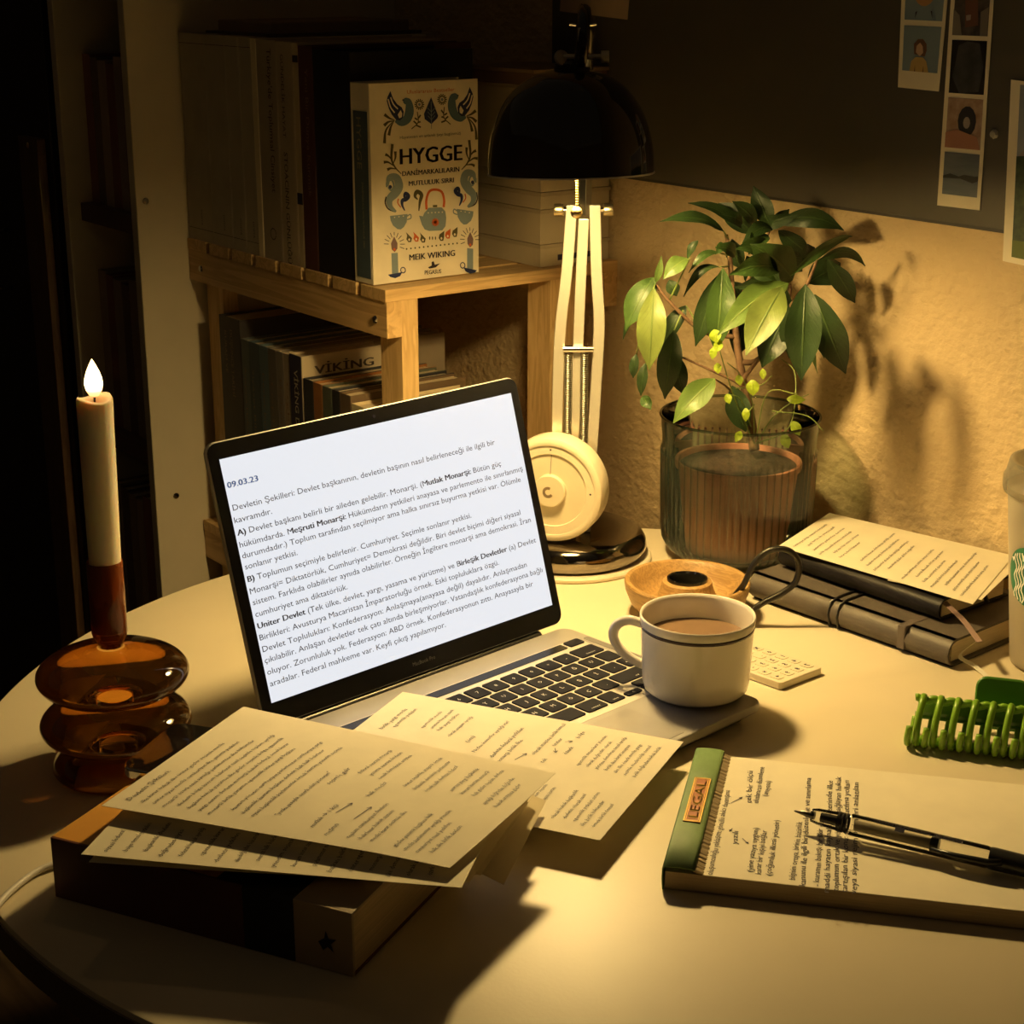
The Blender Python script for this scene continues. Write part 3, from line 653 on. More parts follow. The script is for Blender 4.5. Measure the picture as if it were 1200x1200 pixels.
# things lying on top of the upper row
t_ = thing('tray', 'dim brown tray lying on top of the cream box files', 'tray', tuple(WF(-1.76,.18,.4672)))
obj('tray_body', MB().wbox((-1.80,-1.68),(.09,.27),(.4672,.482)), mat('tray_brown',(.28,.19,.12),.7), t_, bevel=.002)
obj('tray_foot', MB().wbox((-1.81,-1.67),(.08,.28),(.4671,.470)), M_dark, t_)
# --- lower shelf books
t_ = book('hardback', 'tall black-spined book at the left end of the lower shelf', (-1.7790,-1.7285), (.10,.2985), (zl,.1520), (.035,.03,.03))
spine_text(t_, "DÜŞÜNCE TARİHİ", -1.750, .138, .08, .008, MATS['faded_print'], .2988); spine_text(t_, "KURAM VE", -1.764, .135, .05, .007, MATS['faded_print'], .2988)
xs = [-1.7275,-1.7088,-1.6850,-1.6655,-1.6462,-1.6308,-1.6165]
cs = [(.10,.12,.12),(.05,.08,.10),(.10,.15,.17),(.14,.12,.10),(.24,.21,.17),(.34,.28,.20)]
lb = ['grey slim paperback, first of the short row on the lower shelf','dark teal paperback, second of the short row on the lower shelf','grey-blue paperback, third of the short row on the lower shelf','dark taupe paperback, fourth of the short row on the lower shelf','light grey paperback, fifth of the short row on the lower shelf','pale paperback touching the black-spined VIKING book']
for i in range(6):
    t_ = book('paperback', lb[i], (xs[i],xs[i+1]-.0005), (.09,.2985), (zl,.1318), cs[i], group='paperbacks in the row left of the VIKING book', cov=.001)
    spine_text(t_, ["Anayasa Hukuku","Siyaset Bilimi","Devlet Kuramı","Toplum","Modern Tarih","Öyküler"][i], xs[i]+.008, .10, .09, .006, MATS['faded_print'], .2988)
t_ = book('hardback', 'VIKING book with black spine and pale front cover, lower shelf', (-1.6160,-1.5900), (.190,.2985), (zl,.1345), (.50,.42,.30), cov=.0015)
obj('spine_panel', MB().wbox((-1.6160,-1.5915),(.2984,.2989),(zl,.134)), M_ink, t_)
spine_text(t_, "VİKİNG DÜNYASI", -1.6025, .118, .11, .011, mat('pale_print',(.45,.38,.26),.6), .2992, .01)
m_ = MB(); put_text(m_, "VİKİNG", lambda x,y: WF(-1.5898,.2830-x,.1130+y), .0135, width=.076, boldseg=["VİKİNG"]); obj('cover_lettering', m_, M_spt, t_, fix=False)
xs = [-1.5880,-1.5670,-1.5480,-1.5280,-1.5120,-1.4900]
cs = [(.03,.03,.035),(.32,.13,.035),(.10,.11,.08),(.02,.02,.025),(.13,.085,.05)]
lb = ['black paperback just right of the VIKING book, lower shelf','orange-spined paperback on the lower shelf','olive paperback beside the orange spine, lower shelf','thin black paperback beside the olive one, lower shelf','brown paperback nearest the shelf post, lower shelf']
for i in range(5):
    book('paperback', lb[i], (xs[i],xs[i+1]-.0006), (.150,.2985), (zl,.1115-.0003*i), cs[i], group='short paperbacks by the shelf post', cov=.001)
book('paperback', 'low pale paperback against the shelf post, topmost edge catching light', (-1.4885,-1.4580), (.16,.2985), (zl,.103), (.60,.50,.32), cov=.001)
# ================================================================== tall bookcase at the left
bc = thing('bookcase', 'tall cream bookcase side panel at left with dark shelves', 'bookcase', tuple(WF(-1.95,.18,FL)))
obj('side_panel', MB().wbox((-1.862,-1.846),(.0,.362),(FL,1.2)), M_white, bc, bevel=.001)
obj('side_panel', MB().wbox((-2.062,-2.046),(.0,.362),(FL,1.2)), M_white, bc, bevel=.001)
obj('back_panel', MB().wbox((-2.046,-1.862),(.0,.008),(FL,1.2)), M_dark, bc)
for z_ in (-.35,-.05,.235,.52): obj('shelf_board', MB().wbox((-2.046,-1.862),(.008,.345),(z_,z_+.022)), mat('dark_shelf',(.16,.09,.06),.6), bc)
for z_ in (-.06,.30): obj('screw', MB().lathe([(0,.001),(.0035,.0006),(.004,0),(0,-.001)], WF(-1.8457,.335 if z_<0 else .35,z_-.02), 12, Matrix.Rotation(math.atan2(U.y,U.x),3,'Z')@Matrix.Rotation(math.pi/2,3,'Y')), M_chrome, bc)
cc = [(.16,.07,.05),(.10,.07,.05),(.22,.17,.12),(.14,.06,.045),(.18,.14,.10),(.08,.05,.04),(.15,.11,.07),(.20,.15,.10)]
hues = ['dark red','dark brown','grey-beige','maroon','taupe','near-black','olive-brown','beige']
for r_,(zb,zh,nm) in enumerate(((.257,.18,'middle'),(-.028,.2,'lower'),(-.328,.22,'bottom'))):
    u_ = -2.043
    for i in range(8):
        wd = (.0225,.020,.0235,.0225,.021,.024,.022,.0225)[(i+r_*3)%8]
        c_ = tuple(min(.6,c*1.9) for c in cc[(i+r_*2)%8])
        book('magazine', 'dim %s magazine, number %s from the left on the %s bookcase shelf' % (hues[(i+r_*2)%8], ['one','two','three','four','five','six','seven','eight'][i], nm), (u_,u_+wd-.0006), (.10,.330), (zb,zb+zh-.003*((i*5)%4)), c_, group='dim magazines in the tall bookcase, %s shelf' % nm, cov=.0008, cat='magazine')
        u_ += wd
wd_ = thing('wardrobe', 'very dark wooden cabinet door at the far left edge', 'cabinet', tuple(WF(-2.4,.2,FL)))
obj('carcass', MB().wbox((-2.75,-2.09),(.0,.36),(FL,1.3)), mat('black_brown',(.02,.013,.01),.6), wd_, bevel=.002)
obj('door_stile', MB().wbox((-2.168,-2.105),(.3605,.372),(FL,.332)), wood('dark_stile',(.10,.05,.025),(.16,.085,.04),'z',14), wd_, bevel=.001)
obj('screw', MB().lathe([(0,.0014),(.003,.001),(.0042,0),(0,-.001)], WF(-2.135,.3722,.322), 12, Matrix.Rotation(math.atan2(VV.y,VV.x),3,'Z')@Matrix.Rotation(math.pi/2,3,'Y')), M_brass, wd_)
obj('handle', MB().tube(smoothpath([WF(-2.26,.362,.20),WF(-2.26,.385,.19),WF(-2.26,.385,.13),WF(-2.26,.362,.12)],4), .003, 8), M_chrome, wd_, smooth=True)
# ================================================================== board and photographs on the wall
bd = thing('magnet_board', 'dark grey metal board on the wall above the plant', 'board', tuple(WF(-1.1,.002,.325)))
obj('panel', MB().wbox((-1.527,-.88),(.0005,.0045),(.325,.86)), mat('board_grey',(.115,.105,.085),.38,metal=.25,var=.12,vscale=5), bd, bevel=.0008)
obj('panel_lip', MB().wbox((-1.529,-.878),(.0003,.0052),(.3235,.3262)), mat('board_lip',(.05,.045,.04),.5), bd)
def wallprint(name, label, cat, quad, pics, v0=.0052, group=None, m=M_paper):
    """quad: TL,TR,BR,BL (u,z); pics: list of (s0,s1,t0,t1,func)"""
    t_ = thing(name, label, cat, tuple(WF((quad[0][0]+quad[1][0])/2, v0, quad[3][1])), group)
    TL,TR_,BR_,BL = [V3((a,b_,0)) for a,b_ in quad]
    def P(s_, t__, h=.0004):
        q = (TL.lerp(TR_,s_)).lerp(BL.lerp(BR_,s_), t__); return WF(q.x, v0+h, q.y)
    k = MB(); k.prism([(0,1),(1,1),(1,0),(0,0)], lambda x,y,h: P(x,y,h), 0, .0004); obj('print_paper', k, m, t_)
    for (s0,s1,t0,t1,base,items) in pics:
        k = MB(); poly2(k, [(s0,t1),(s1,t1),(s1,t0),(s0,t0)], lambda x,y: P(x,y,.0006)); obj('picture', k, base, t_, fix=False)
        for j,(mm,pts) in enumerate(items):
            k = MB(); poly2(k, [(s0+(s1-s0)*a, t0+(t1-t0)*b_) for a,b_ in pts], lambda x,y: P(x,y,.0008+.0002*j)); obj('picture_shape', k, mm, t_, fix=False)
    return t_
pb = mat('print_sky_blue',(.22,.30,.36),.45); pbr = mat('print_brown',(.16,.08,.05),.5); psk = mat('print_skin',(.62,.42,.28),.5); pye = mat('print_yellow',(.60,.42,.15),.5)
pdk = mat('photo_dark',(.03,.03,.035),.4,col2=(.12,.10,.09),vscale=90); pcl = mat('photo_cloth',(.025,.028,.035),.4,col2=(.07,.07,.08),vscale=60); pbg = mat('photo_beige',(.32,.20,.13),.4,col2=(.50,.38,.28),vscale=120)
plk = mat('photo_lake',(.10,.13,.17),.4,col2=(.17,.19,.22),vscale=30,stretch=(1,1,6)); pgr = mat('photo_green',(.015,.03,.012),.5,col2=(.05,.08,.03),vscale=200); pgl = mat('photo_lawn',(.10,.13,.02),.5); pst = mat('photo_stone',(.30,.25,.22),.5,col2=(.42,.36,.32)); psky = mat('photo_sky',(.22,.26,.32),.5,col2=(.36,.37,.40),vscale=25)
wallprint('photo_strip', 'short photo strip with a biscuit and a cartoon girl drawing', 'photo', [(-1.0355,.530),(-.9840,.530),(-.9866,.4361),(-1.0323,.4373)],
 [(.09,.93,-.10,.38,pb,[(mat('biscuit',(.52,.28,.12),.5), ell(.5,.32,.33,.42,18)),(mat('biscuit_red',(.5,.06,.03),.5), ell(.42,.2,.07,.08,8)),(MATS['biscuit_red'], ell(.6,.42,.07,.08,8)),(MATS['ink'],[(.3,.85),(.35,.83),(.30,.97)]),(MATS['ink'],[(.7,.82),(.74,.82),(.76,.96)])]),
  (.09,.93,.43,.84,pb,[(pbr,[(.32,.62),(.30,.40),(.40,.29),(.54,.28),(.64,.38),(.66,.52),(.62,.66)]),(psk,[(.37,.58),(.38,.44),(.47,.36),(.55,.44),(.57,.58),(.48,.66)]),(pye,[(.22,1),(.26,.78),(.38,.68),(.58,.68),(.68,.76),(.76,1)]),(pbr,[(.36,1),(.375,.85),(.39,1)]),(pbr,[(.60,1),(.615,.85),(.63,1)])])])
wallprint('photo_strip', 'long photo strip of four dim photos, lake at the bottom', 'photo', [(-.9812,.530),(-.9370,.530),(-.9330,.340),(-.9791,.3395)],
 [(.10,.92,.02,.245,pdk,[(mat('photo_red_brown',(.16,.07,.05),.5),[(.3,.15),(.65,.10),(.72,.8),(.35,.85)]),(pst,[(.36,.62),(.5,.6),(.5,.7),(.38,.72)]),(mat('photo_sleeve',(.20,.18,.15),.5),[(0,.5),(.18,.62),(.28,1),(0,1)]),(MATS['photo_sleeve'],[(.78,.55),(1,.45),(1,1),(.80,1)])]),
  (.10,.92,.265,.495,mat('photo_black',(.008,.008,.009),.4),[(pcl,[(.2,.1),(.45,.02),(.8,.05),(.95,.5),(.85,.95),(.3,1),(.08,.7),(.15,.4)])]),
  (.10,.92,.515,.735,pbg,[(mat('photo_mug_dark',(.03,.03,.035),.4), ell(.58,.45,.26,.30,14)),(pst, ell(.58,.48,.10,.12,10)),(mat('photo_rose',(.45,.22,.14),.5),[(0,.7),(.3,.62),(.9,.75),(1,1),(0,1)])]),
  (.10,.92,.755,.945,plk,[(mat('photo_treeline',(.02,.022,.02),.5),[(0,.56),(.2,.50),(.45,.55),(.6,.50),(.9,.52),(1,.50),(1,.62),(.85,.68),(.5,.60),(0,.62)])])])
wallprint('photo_print', 'large bordered photo of sky, stone and hedge at the right edge', 'photo', [(-.9122,.4497),(-.70,.440),(-.695,.2905),(-.9047,.3004)],
 [(.045,.95,.02,.965,psky,[(pst,[(0,.42),(.04,.36),(.12,.30),(.3,.34),(.6,.30),(1,.36),(1,.6),(0,.6)]),(pgr,[(0,.41),(.05,.40),(.12,.43),(.4,.40),(1,.42),(1,.9),(0,.9)]),(pgl,[(0,.90),(.3,.88),(1,.9),(1,1),(0,1)])])], v0=.0055)
t_ = wallprint('paper_note', 'small pale paper note pinned to the dark board above the lamp', 'note', [(-1.505,.560),(-1.392,.560),(-1.3995,.4862),(-1.512,.4925)], [], m=mat('note_rose',(.55,.40,.28),.7))
mg = thing('magnet', 'small crystal magnet on the board beside the long photo strip', 'magnet', tuple(onV(1166,157,.0046)))
obj('crystal', MB().lathe([(0,.0),(.0042,.0),(.0042,.0012),(.0028,.0032),(0,.0036)], onV(1165.5,157,.0046), 9, Matrix.Rotation(math.atan2(VV.y,VV.x),3,'Z')@Matrix.Rotation(math.pi/2,3,'Y')), mat('crystal',(.9,.85,.75),.08,metal=.6), mg)
# ================================================================== candle and holder
CC = V3((-.2765,1.092,0))
ho = thing('candle_holder', 'amber glass candle holder of two stacked bubbles on the table edge', 'candle holder', tuple(CC))
foot = [(0,.0006),(.040,.0006),(.0445,.002),(.0460,.0055),(.0445,.010),(.038,.0145),(.026,.0175),(.017,.0188)]
def bub(zc, R_, c_, a0=-80, a1=80, n=18): return [(max(.012,R_*math.cos(math.radians(a0+(a1-a0)*i/n))**.85), zc+c_*math.sin(math.radians(a0+(a1-a0)*i/n))) for i in range(n+1)]
obj('foot', MB().lathe(foot, CC, 64), M_amber, ho, smooth=True)
obj('lower_bubble', MB().lathe([(.017,.0188)]+bub(.0372,.0523,.0178), CC, 64), M_amber, ho, smooth=True)
obj('upper_bubble', MB().lathe([(.013,.0553)]+bub(.0732,.0523,.0178)+[(.0095,.0925)], CC, 64), M_amber, ho, smooth=True)
obj('neck_cup', MB().lathe([(.0,.0945),(.0085,.0935),(.0090,.097),(.0115,.101),(.0122,.104),(.0122,.1545),(.0118,.1552),(.0112,.1545),(.0112,.105),(0,.1035)], CC, 40), glassy('amber_cup',(.72,.30,.08),(.42,.12,.025),base=(.45,.17,.05),diff=.3), ho, smooth=True)
ca = thing('taper_candle', 'lit cream candle burning in the amber glass holder', 'candle', (CC.x,CC.y,.104))
cdx = V3((.0018,0,0))
wx = mat('candle_wax', (.86,.78,.56), .45, sss=.45, sssr=(.007,.0045,.0025), var=.02)
m_ = MB(); prof = [(0,.1045),(.0106,.1045),(.0107,.15),(.0113,.2),(.0117,.25),(.0120,.264),(.0119,.2672),(.0108,.2690),(.0085,.2672),(.004,.2662),(0,.2660)]
m_.lathe(prof, CC, 40)
for v in m_.v: v += cdx*((v.z-.104)/.165)
for i,v in enumerate(m_.v):
    if v.z > .262: v.z += .0013*math.sin(2*math.atan2(v.y-CC.y, v.x-CC.x))*((v.z-.262)/.006)
obj('wax', m_, wx, ca, smooth=True)
ct_ = CC+cdx
obj('wick', MB().tube([ct_+V3((0,0,.2655)), ct_+V3((.0002,0,.270)), ct_+V3((.001,0,.2745))], .0007, 6), M_ink, ca)
fm = bpy.data.materials.new('flame_glow'); fm.use_nodes = True; N = fm.node_tree.nodes; L = fm.node_tree.links
fb = N['Principled BSDF']; fb.inputs['Base Color'].default_value = (0,0,0,1); fb.inputs['Emission Strength'].default_value = 9
tcn = N.new('ShaderNodeTexCoord'); sx = N.new('ShaderNodeSeparateXYZ'); L.new(tcn.outputs['Generated'], sx.inputs[0]); rp = N.new('ShaderNodeValToRGB'); L.new(sx.outputs[2], rp.inputs[0])
e = rp.color_ramp.elements; e[0].color = (.12,.045,.02,1); e[0].position = 0; e[1].position = .35; e[1].color = (1,.78,.36,1); q = e.new(.16); q.color = (.55,.22,.06,1); q = e.new(1); q.color = (1,.55,.16,1)
L.new(rp.outputs[0], fb.inputs['Emission Color'])
fl = [(0,0),(.0032,.0015),(.0052,.005),(.0060,.009),(.0056,.013),(.0042,.0175),(.0024,.0215),(.0009,.0245),(0,.026)]
obj('flame', MB().lathe(fl, ct_+V3((.0002,0,.2690)), 20), fm, ca, smooth=True)
pl = bpy.data.lights.new('flame_light','POINT'); pl.energy = .09; pl.color = (1,.55,.22); pl.shadow_soft_size = .006
po = bpy.data.objects.new('flame_light', pl); COL.objects.link(po); po.location = ct_+V3((0,0,.286))
# ================================================================== mug
MC = V3((.139,1.193,.0166))
mug = thing('mug', 'white porcelain cup with a dark rim line on the laptop corner', 'mug', tuple(MC))
porc = mat('porcelain', (.78,.72,.62), .16, coat=.4, var=.015)
out_ = [(0,.0018),(.026,.0018),(.027,0),(.0330,0),(.0368,.0012),(.0393,.0038),(.0404,.009),(.0410,.020),(.0416,.035),(.0426,.052),(.0434,.0600),(.0430,.0614),(.0420,.0610),(.0410,.0585),(.0400,.045),(.0390,.025),(.036,.010),(.030,.006),(0,.0055)]
obj('cup_body', MB().lathe(out_, MC, 72), porc, mug, smooth=True)
obj('rim_line', MB().lathe([(.04262,.0515),(.04285,.0517),(.04308,.0540),(.04285,.0542)], MC, 72), mat('dark_glaze',(.04,.02,.02),.2), mug, smooth=True)
hd = V3((-.957,.29,0)).normalized()
hp = smoothpath([MC+hd*.0395+Z*.048, MC+hd*.052+Z*.0500, MC+hd*.0615+Z*.0455, MC+hd*.0645+Z*.036, MC+hd*.0590+Z*.0255, MC+hd*.049+Z*.0185, MC+hd*.0385+Z*.0145], 6)
obj('handle', MB().tube(hp, .0030, 12, flat=1.3), porc, mug, smooth=True)
obj('drink', MB().lathe([(.0398,.0425),(0,.0425)], MC, 48), mat('milk_tea',(.22,.14,.085),.10,var=.05), mug, smooth=True)
# ================================================================== plant, pot, vase
VC = V3((.214,1.552,0))
va = thing('glass_vase', 'ribbed greenish glass vase holding the potted plant', 'vase', tuple(VC))
NR = 60
def rib(a, z, r):
    k = min(1, max(0, (z-.004)/.012))*min(1, max(0, (.1085-z)/.003)); return 1+.034*k*abs(math.cos(NR*a/2))
ext = [(0,.0012),(.048,.0012),(.058,.004),(.0645,.010),(.0685,.019),(.0698,.030),(.0705,.06),(.0712,.09),(.0716,.104),(.0718,.1065),(.0720,.109),(.0724,.1195),(.0732,.125),(.0736,.133),(.0742,.1382),(.0748,.1394)]
inn = [(.0738,.1394),(.0718,.134),(.070,.118),(.0690,.09),(.0680,.03),(.062,.012),(.050,.006),(0,.005)]
obj('glass_wall', MB().lathe(ext, VC, NR*6, rib=rib), M_glass, va, smooth=True)
obj('glass_inner', MB().lathe(inn, VC, 96), glassy('inner_glass',(.98,.995,.985),(.90,.95,.91),rough=.03,gloss=.5), va, smooth=True)
obj('glass_lip', MB().tube([VC+V3((.0744*math.cos(a_),.0744*math.sin(a_),.1388)) for a_ in [2*math.pi*i/96 for i in range(96)]], .0013, 8, closed=True), glassy('lip_glass',(.70,.78,.66),(.16,.22,.15)), va, smooth=True)
pot = thing('terracotta_pot', 'terracotta pot standing inside the ribbed glass vase', 'pot', (VC.x,VC.y,.0062))
terr = mat('terracotta', (.52,.20,.12), .8, col2=(.62,.27,.17), vscale=25, bump=.0003, bscale=300)
obj('pot_body', MB().lathe([(0,.0062),(.045,.0062),(.047,.008),(.0565,.088),(.0595,.089),(.0600,.0935),(.0595,.095),(.0565,.095),(.055,.088),(.05,.03)], VC, 64), terr, pot, smooth='auto')
so = MB()
so.grid(lambda s_,t__: VC+V3((.055*t__*math.cos(2*math.pi*s_), .055*t__*math.sin(2*math.pi*s_), .090+.010*(1-t__)+.0025*mnoise.noise(V3((s_*9,t__*7,0))))), 40, 12, closeu=True)
obj('soil', so, mat('soil',(.02,.012,.008),.95,col2=(.07,.04,.022),vscale=160,bump=.002,bscale=300), pot, smooth=True)
# leaf material
lm = bpy.data.materials.new('leaf'); lm.use_nodes = True; N = lm.node_tree.nodes; L = lm.node_tree.links
def leafmat(name, ca_, cb_, transl=.25, rough=.42):
    m = bpy.data.materials.new(name); m.use_nodes = True; N = m.node_tree.nodes; L = m.node_tree.links; b = N['Principled BSDF']
    uv = N.new('ShaderNodeUVMap'); sp = N.new('ShaderNodeSeparateXYZ'); L.new(uv.outputs[0], sp.inputs[0])
    ab = N.new('ShaderNodeMath'); ab.operation = 'SUBTRACT'; ab.inputs[1].default_value = .5; L.new(sp.outputs[1], ab.inputs[0])
    a2 = N.new('ShaderNodeMath'); a2.operation = 'ABSOLUTE'; L.new(ab.outputs[0], a2.inputs[0])
    # side veins : frac(u*9 - |v|*3)
    m1 = N.new('ShaderNodeMath'); m1.operation = 'MULTIPLY'; m1.inputs[1].default_value = 10; L.new(sp.outputs[0], m1.inputs[0])
    m2 = N.new('ShaderNodeMath'); m2.operation = 'MULTIPLY_ADD'; m2.inputs[1].default_value = -6; L.new(a2.outputs[0], m2.inputs[0]); L.new(m1.outputs[0], m2.inputs[2])
    fr = N.new('ShaderNodeMath'); fr.operation = 'FRACT'; L.new(m2.outputs[0], fr.inputs[0])
    r1 = N.new('ShaderNodeValToRGB'); e = r1.color_ramp.elements; e[0].position = 0; e[0].color = (1,1,1,1); e[1].position = .12; e[1].color = (0,0,0,1); L.new(fr.outputs[0], r1.inputs[0])
    r2 = N.new('ShaderNodeValToRGB'); e = r2.color_ramp.elements; e[0].position = .012; e[0].color = (1,1,1,1); e[1].position = .035; e[1].color = (0,0,0,1); L.new(a2.outputs[0], r2.inputs[0])
    mx = N.new('ShaderNodeMath'); mx.operation = 'MULTIPLY_ADD'; mx.inputs[1].default_value = .28; L.new(r1.outputs[0], mx.inputs[0]); L.new(r2.outputs[0], mx.inputs[2]); mx.use_clamp = True
    nz = N.new('ShaderNodeTexNoise'); nz.inputs['Scale'].default_value = 90; tc = N.new('ShaderNodeTexCoord'); L.new(tc.outputs['Object'], nz.inputs[0])
    mc = N.new('ShaderNodeMix'); mc.data_type = 'RGBA'; L.new(nz.outputs[0], mc.inputs[0]); mc.inputs[6].default_value = (*[c*.75 for c in ca_],1); mc.inputs[7].default_value = (*[min(1,c*1.2) for c in ca_],1)
    md = N.new('ShaderNodeMix'); md.data_type = 'RGBA'; L.new(mx.outputs[0], md.inputs[0]); L.new(mc.outputs[2], md.inputs[6]); md.inputs[7].default_value = (*cb_,1)
    L.new(md.outputs[2], b.inputs['Base Color']); b.inputs['Roughness'].default_value = rough; b.inputs['Specular IOR Level'].default_value = .35
    bp = N.new('ShaderNodeBump'); bp.inputs['Distance'].default_value = .0006; bp.inputs['Strength'].default_value = .7; L.new(mx.outputs[0], bp.inputs['Height']); L.new(bp.outputs[0], b.inputs['Normal'])
    tl = N.new('ShaderNodeBsdfTranslucent'); L.new(md.outputs[2], tl.inputs[0]); ms = N.new('ShaderNodeMixShader'); ms.inputs[0].default_value = transl
    L.new(b.outputs[0], ms.inputs[1]); L.new(tl.outputs[0], ms.inputs[2]); L.new(ms.outputs[0], N['Material Output'].inputs[0])
    MATS[name] = m; return m
bpy.data.materials.remove(lm)
LM = {'d': leafmat('leaf_deep_green',(.017,.036,.009),(.045,.075,.02),.06), 'm': leafmat('leaf_mid_green',(.034,.070,.014),(.075,.12,.03),.12),
      'l': leafmat('leaf_light_green',(.08,.135,.028),(.16,.21,.06),.18), 'y': leafmat('leaf_yellow_green',(.125,.165,.038),(.075,.12,.025),.2,.45), 'v': leafmat('vine_leaf',(.34,.46,.03),(.42,.55,.06),.4,.45)}
pln = thing('potted_plant', 'leafy green indoor plant with hanging oval leaves in the vase', 'plant', (VC.x,VC.y,.095))
def leaf(parent, bx, by, tx_, ty, wpx, kind='d', Yb=1.55, Yt=None, arc=.0, roll=0, name='leaf', peak=.5, pw=.8, fold=.25):
    Yt = Yb-.02 if Yt is None else Yt
    A = PY(bx,by,Yb); B = PY(tx_,ty,Yt); L_ = (B-A).length; W_ = wpx/FPX*Yb*1.03
    d = (B-A).normalized(); mid = (A+B)/2; view = (CAMP-mid).normalized()
    side = d.cross(view)
    side.normalize(); nrm = side.cross(d).normalized()
    if nrm.dot(view) < 0: nrm = -nrm
    if roll:
        R = Matrix.Rotation(roll,3,d); side = R@side; nrm = R@nrm
    up = Z
    ks = MB(); n = 12; uvs = []
    for i in range(n+1):
        t_ = i/n; c_ = A.lerp(B,t_)+up*arc*L_*4*t_*(1-t_)+nrm*.10*L_*math.sin(math.pi*t_)
        Rt_ = Matrix.Rotation(.55*(t_-.4)*(1 if (bx+ty)%2 < 1 else -1),3,d); side_ = Rt_@side; nrm_ = Rt_@nrm
        w_ = W_/2*(math.sin(math.pi*min(1,max(0,(t_**(.9 if peak>=.5 else .75)))))**pw)*(1 if t_ < .93 else .6)
        if t_ > .82: w_ *= 1-.35*(t_-.82)/.18
        w_ = max(w_, .0004)
        for j in range(-2,3):
            q = j/2; wave = .16*math.sin(t_*10+q*2+bx)*abs(q)
            ks.v.append(c_+side_*w_*q+nrm_*(fold*w_*(abs(q)**1.3)+wave*w_)*(-1 if fold<0 else 1)); uvs.append((t_, .5+q/2))
    for i in range(n):
        for j in range(4): a = i*5+j; ks.f.append((a,a+1,a+6,a+5))
    ks.uv = uvs
    o = obj(name, ks, LM[kind], parent, smooth=True, fix=False)
    return o
LEAVES = [
 (848,271,773,260,16,'d',1.53,1.50,.06,.6),(870,268,806,238,15,'d',1.56,1.54,.05,.5),(882,274,842,238,26,'d',1.56,1.57,.05,0),(903,266,883,218,24,'d',1.56,1.57,.0,0),
 (905,266,925,245,15,'d',1.57,1.57,0,0),(911,263,989,270,23,'d',1.56,1.55,.17,.2),(927,323,999,277,14,'m',1.53,1.56,.16,.6),(958,306,1014,312,15,'d',1.56,1.58,.26,.5),
 (970,303,1002,355,24,'d',1.57,1.59,.05,.2),(946,332,985,308,34,'d',1.58,1.60,0,0),(929,328,879,286,44,'m',1.54,1.50,.04,.2),(913,317,854,322,27,'m',1.52,1.47,.05,.3),
 (908,333,860,337,17,'d',1.55,1.52,0,.2),(924,332,841,393,34,'l',1.50,1.46,.04,.3),(917,337,874,417,40,'y',1.48,1.45,.02,.1),(922,340,912,392,22,'d',1.56,1.57,0,0),
 (919,372,893,431,36,'d',1.56,1.55,0,.1),(944,333,939,446,42,'d',1.49,1.48,0,0),(955,345,991,438,38,'d',1.52,1.53,.02,.1),(954,345,958,438,14,'l',1.54,1.56,.03,.6),
 (847,314,838,413,33,'m',1.51,1.50,0,-.15),(842,322,815,406,26,'d',1.54,1.54,0,0),(766,325,733,386,31,'m',1.53,1.52,.04,.1),(755,350,730,398,9,'d',1.53,1.54,.04,.5),
 (766,338,761,434,34,'y',1.50,1.49,0,0),(806,303,777,327,20,'l',1.51,1.50,.06,.3),(818,282,805,306,10,'d',1.53,1.53,.1,.4),(842,296,807,320,10,'m',1.53,1.52,.14,.4),
 (843,313,801,348,11,'d',1.53,1.53,.20,.4),(784,328,793,347,16,'d',1.54,1.54,0,0),(804,358,777,406,20,'d',1.55,1.55,.05,.2),(790,387,779,468,29,'d',1.53,1.53,.03,0),
 (790,414,800,462,22,'d',1.54,1.54,0,0),(746,415,742,443,12,'d',1.54,1.54,.02,.3),(757,425,751,464,13,'d',1.53,1.53,.02,.3),(753,464,763,480,14,'m',1.53,1.52,.02,.2),
 (838,444,789,496,31,'l',1.47,1.455,.03,.15),(858,452,874,506,30,'d',1.54,1.54,0,.1),(897,274,877,298,22,'m',1.52,1.49,.05,.2),(851,286,838,298,11,'m',1.53,1.52,.05,.2),
 (858,280,868,315,22,'d',1.57,1.57,0,.3),(858,330,880,362,26,'d',1.58,1.58,0,.2),(935,306,955,290,22,'d',1.58,1.60,0,.3),(875,300,900,345,26,'d',1.59,1.59,0,.3),
 (905,268,870,285,18,'d',1.55,1.52,.08,.4),(912,270,950,300,22,'d',1.58,1.59,.05,.3),(925,345,918,410,22,'d',1.58,1.58,0,.2),(768,332,775,300,9,'l',1.53,1.53,0,.3),
 (886,262,858,236,18,'d',1.54,1.52,.05,.2),(890,268,935,252,18,'d',1.55,1.53,.08,.3),(880,300,915,330,30,'d',1.50,1.49,.03,.2),(905,290,940,318,28,'d',1.53,1.55,.04,.2),(862,300,838,290,16,'m',1.53,1.50,.06,.3),(900,300,862,292,24,'m',1.52,1.48,.08,.2),(870,262,846,252,14,'d',1.55,1.53,.05,.3),(930,350,925,420,24,'d',1.55,1.55,0,.2),(880,360,862,420,28,'d',1.57,1.57,0,.2),(832,345,822,372,14,'d',1.55,1.55,0,.3),
 (948,340,966,420,16,'d',1.58,1.58,0,.3),(862,345,850,385,22,'d',1.58,1.58,0,.2)]
for q in LEAVES:
    sh = -.055 if (q[0] > 925 and q[2] > 925) else (-.02 if q[0] > 900 else 0)
    leaf(pln, q[0],q[1],q[2],q[3],q[4],q[5],q[6]+sh,q[7]+sh,arc=q[8],roll=q[9], pw=.85)
bark = mat('stem_bark', (.13,.07,.035), .8, col2=(.22,.13,.07), vscale=120)
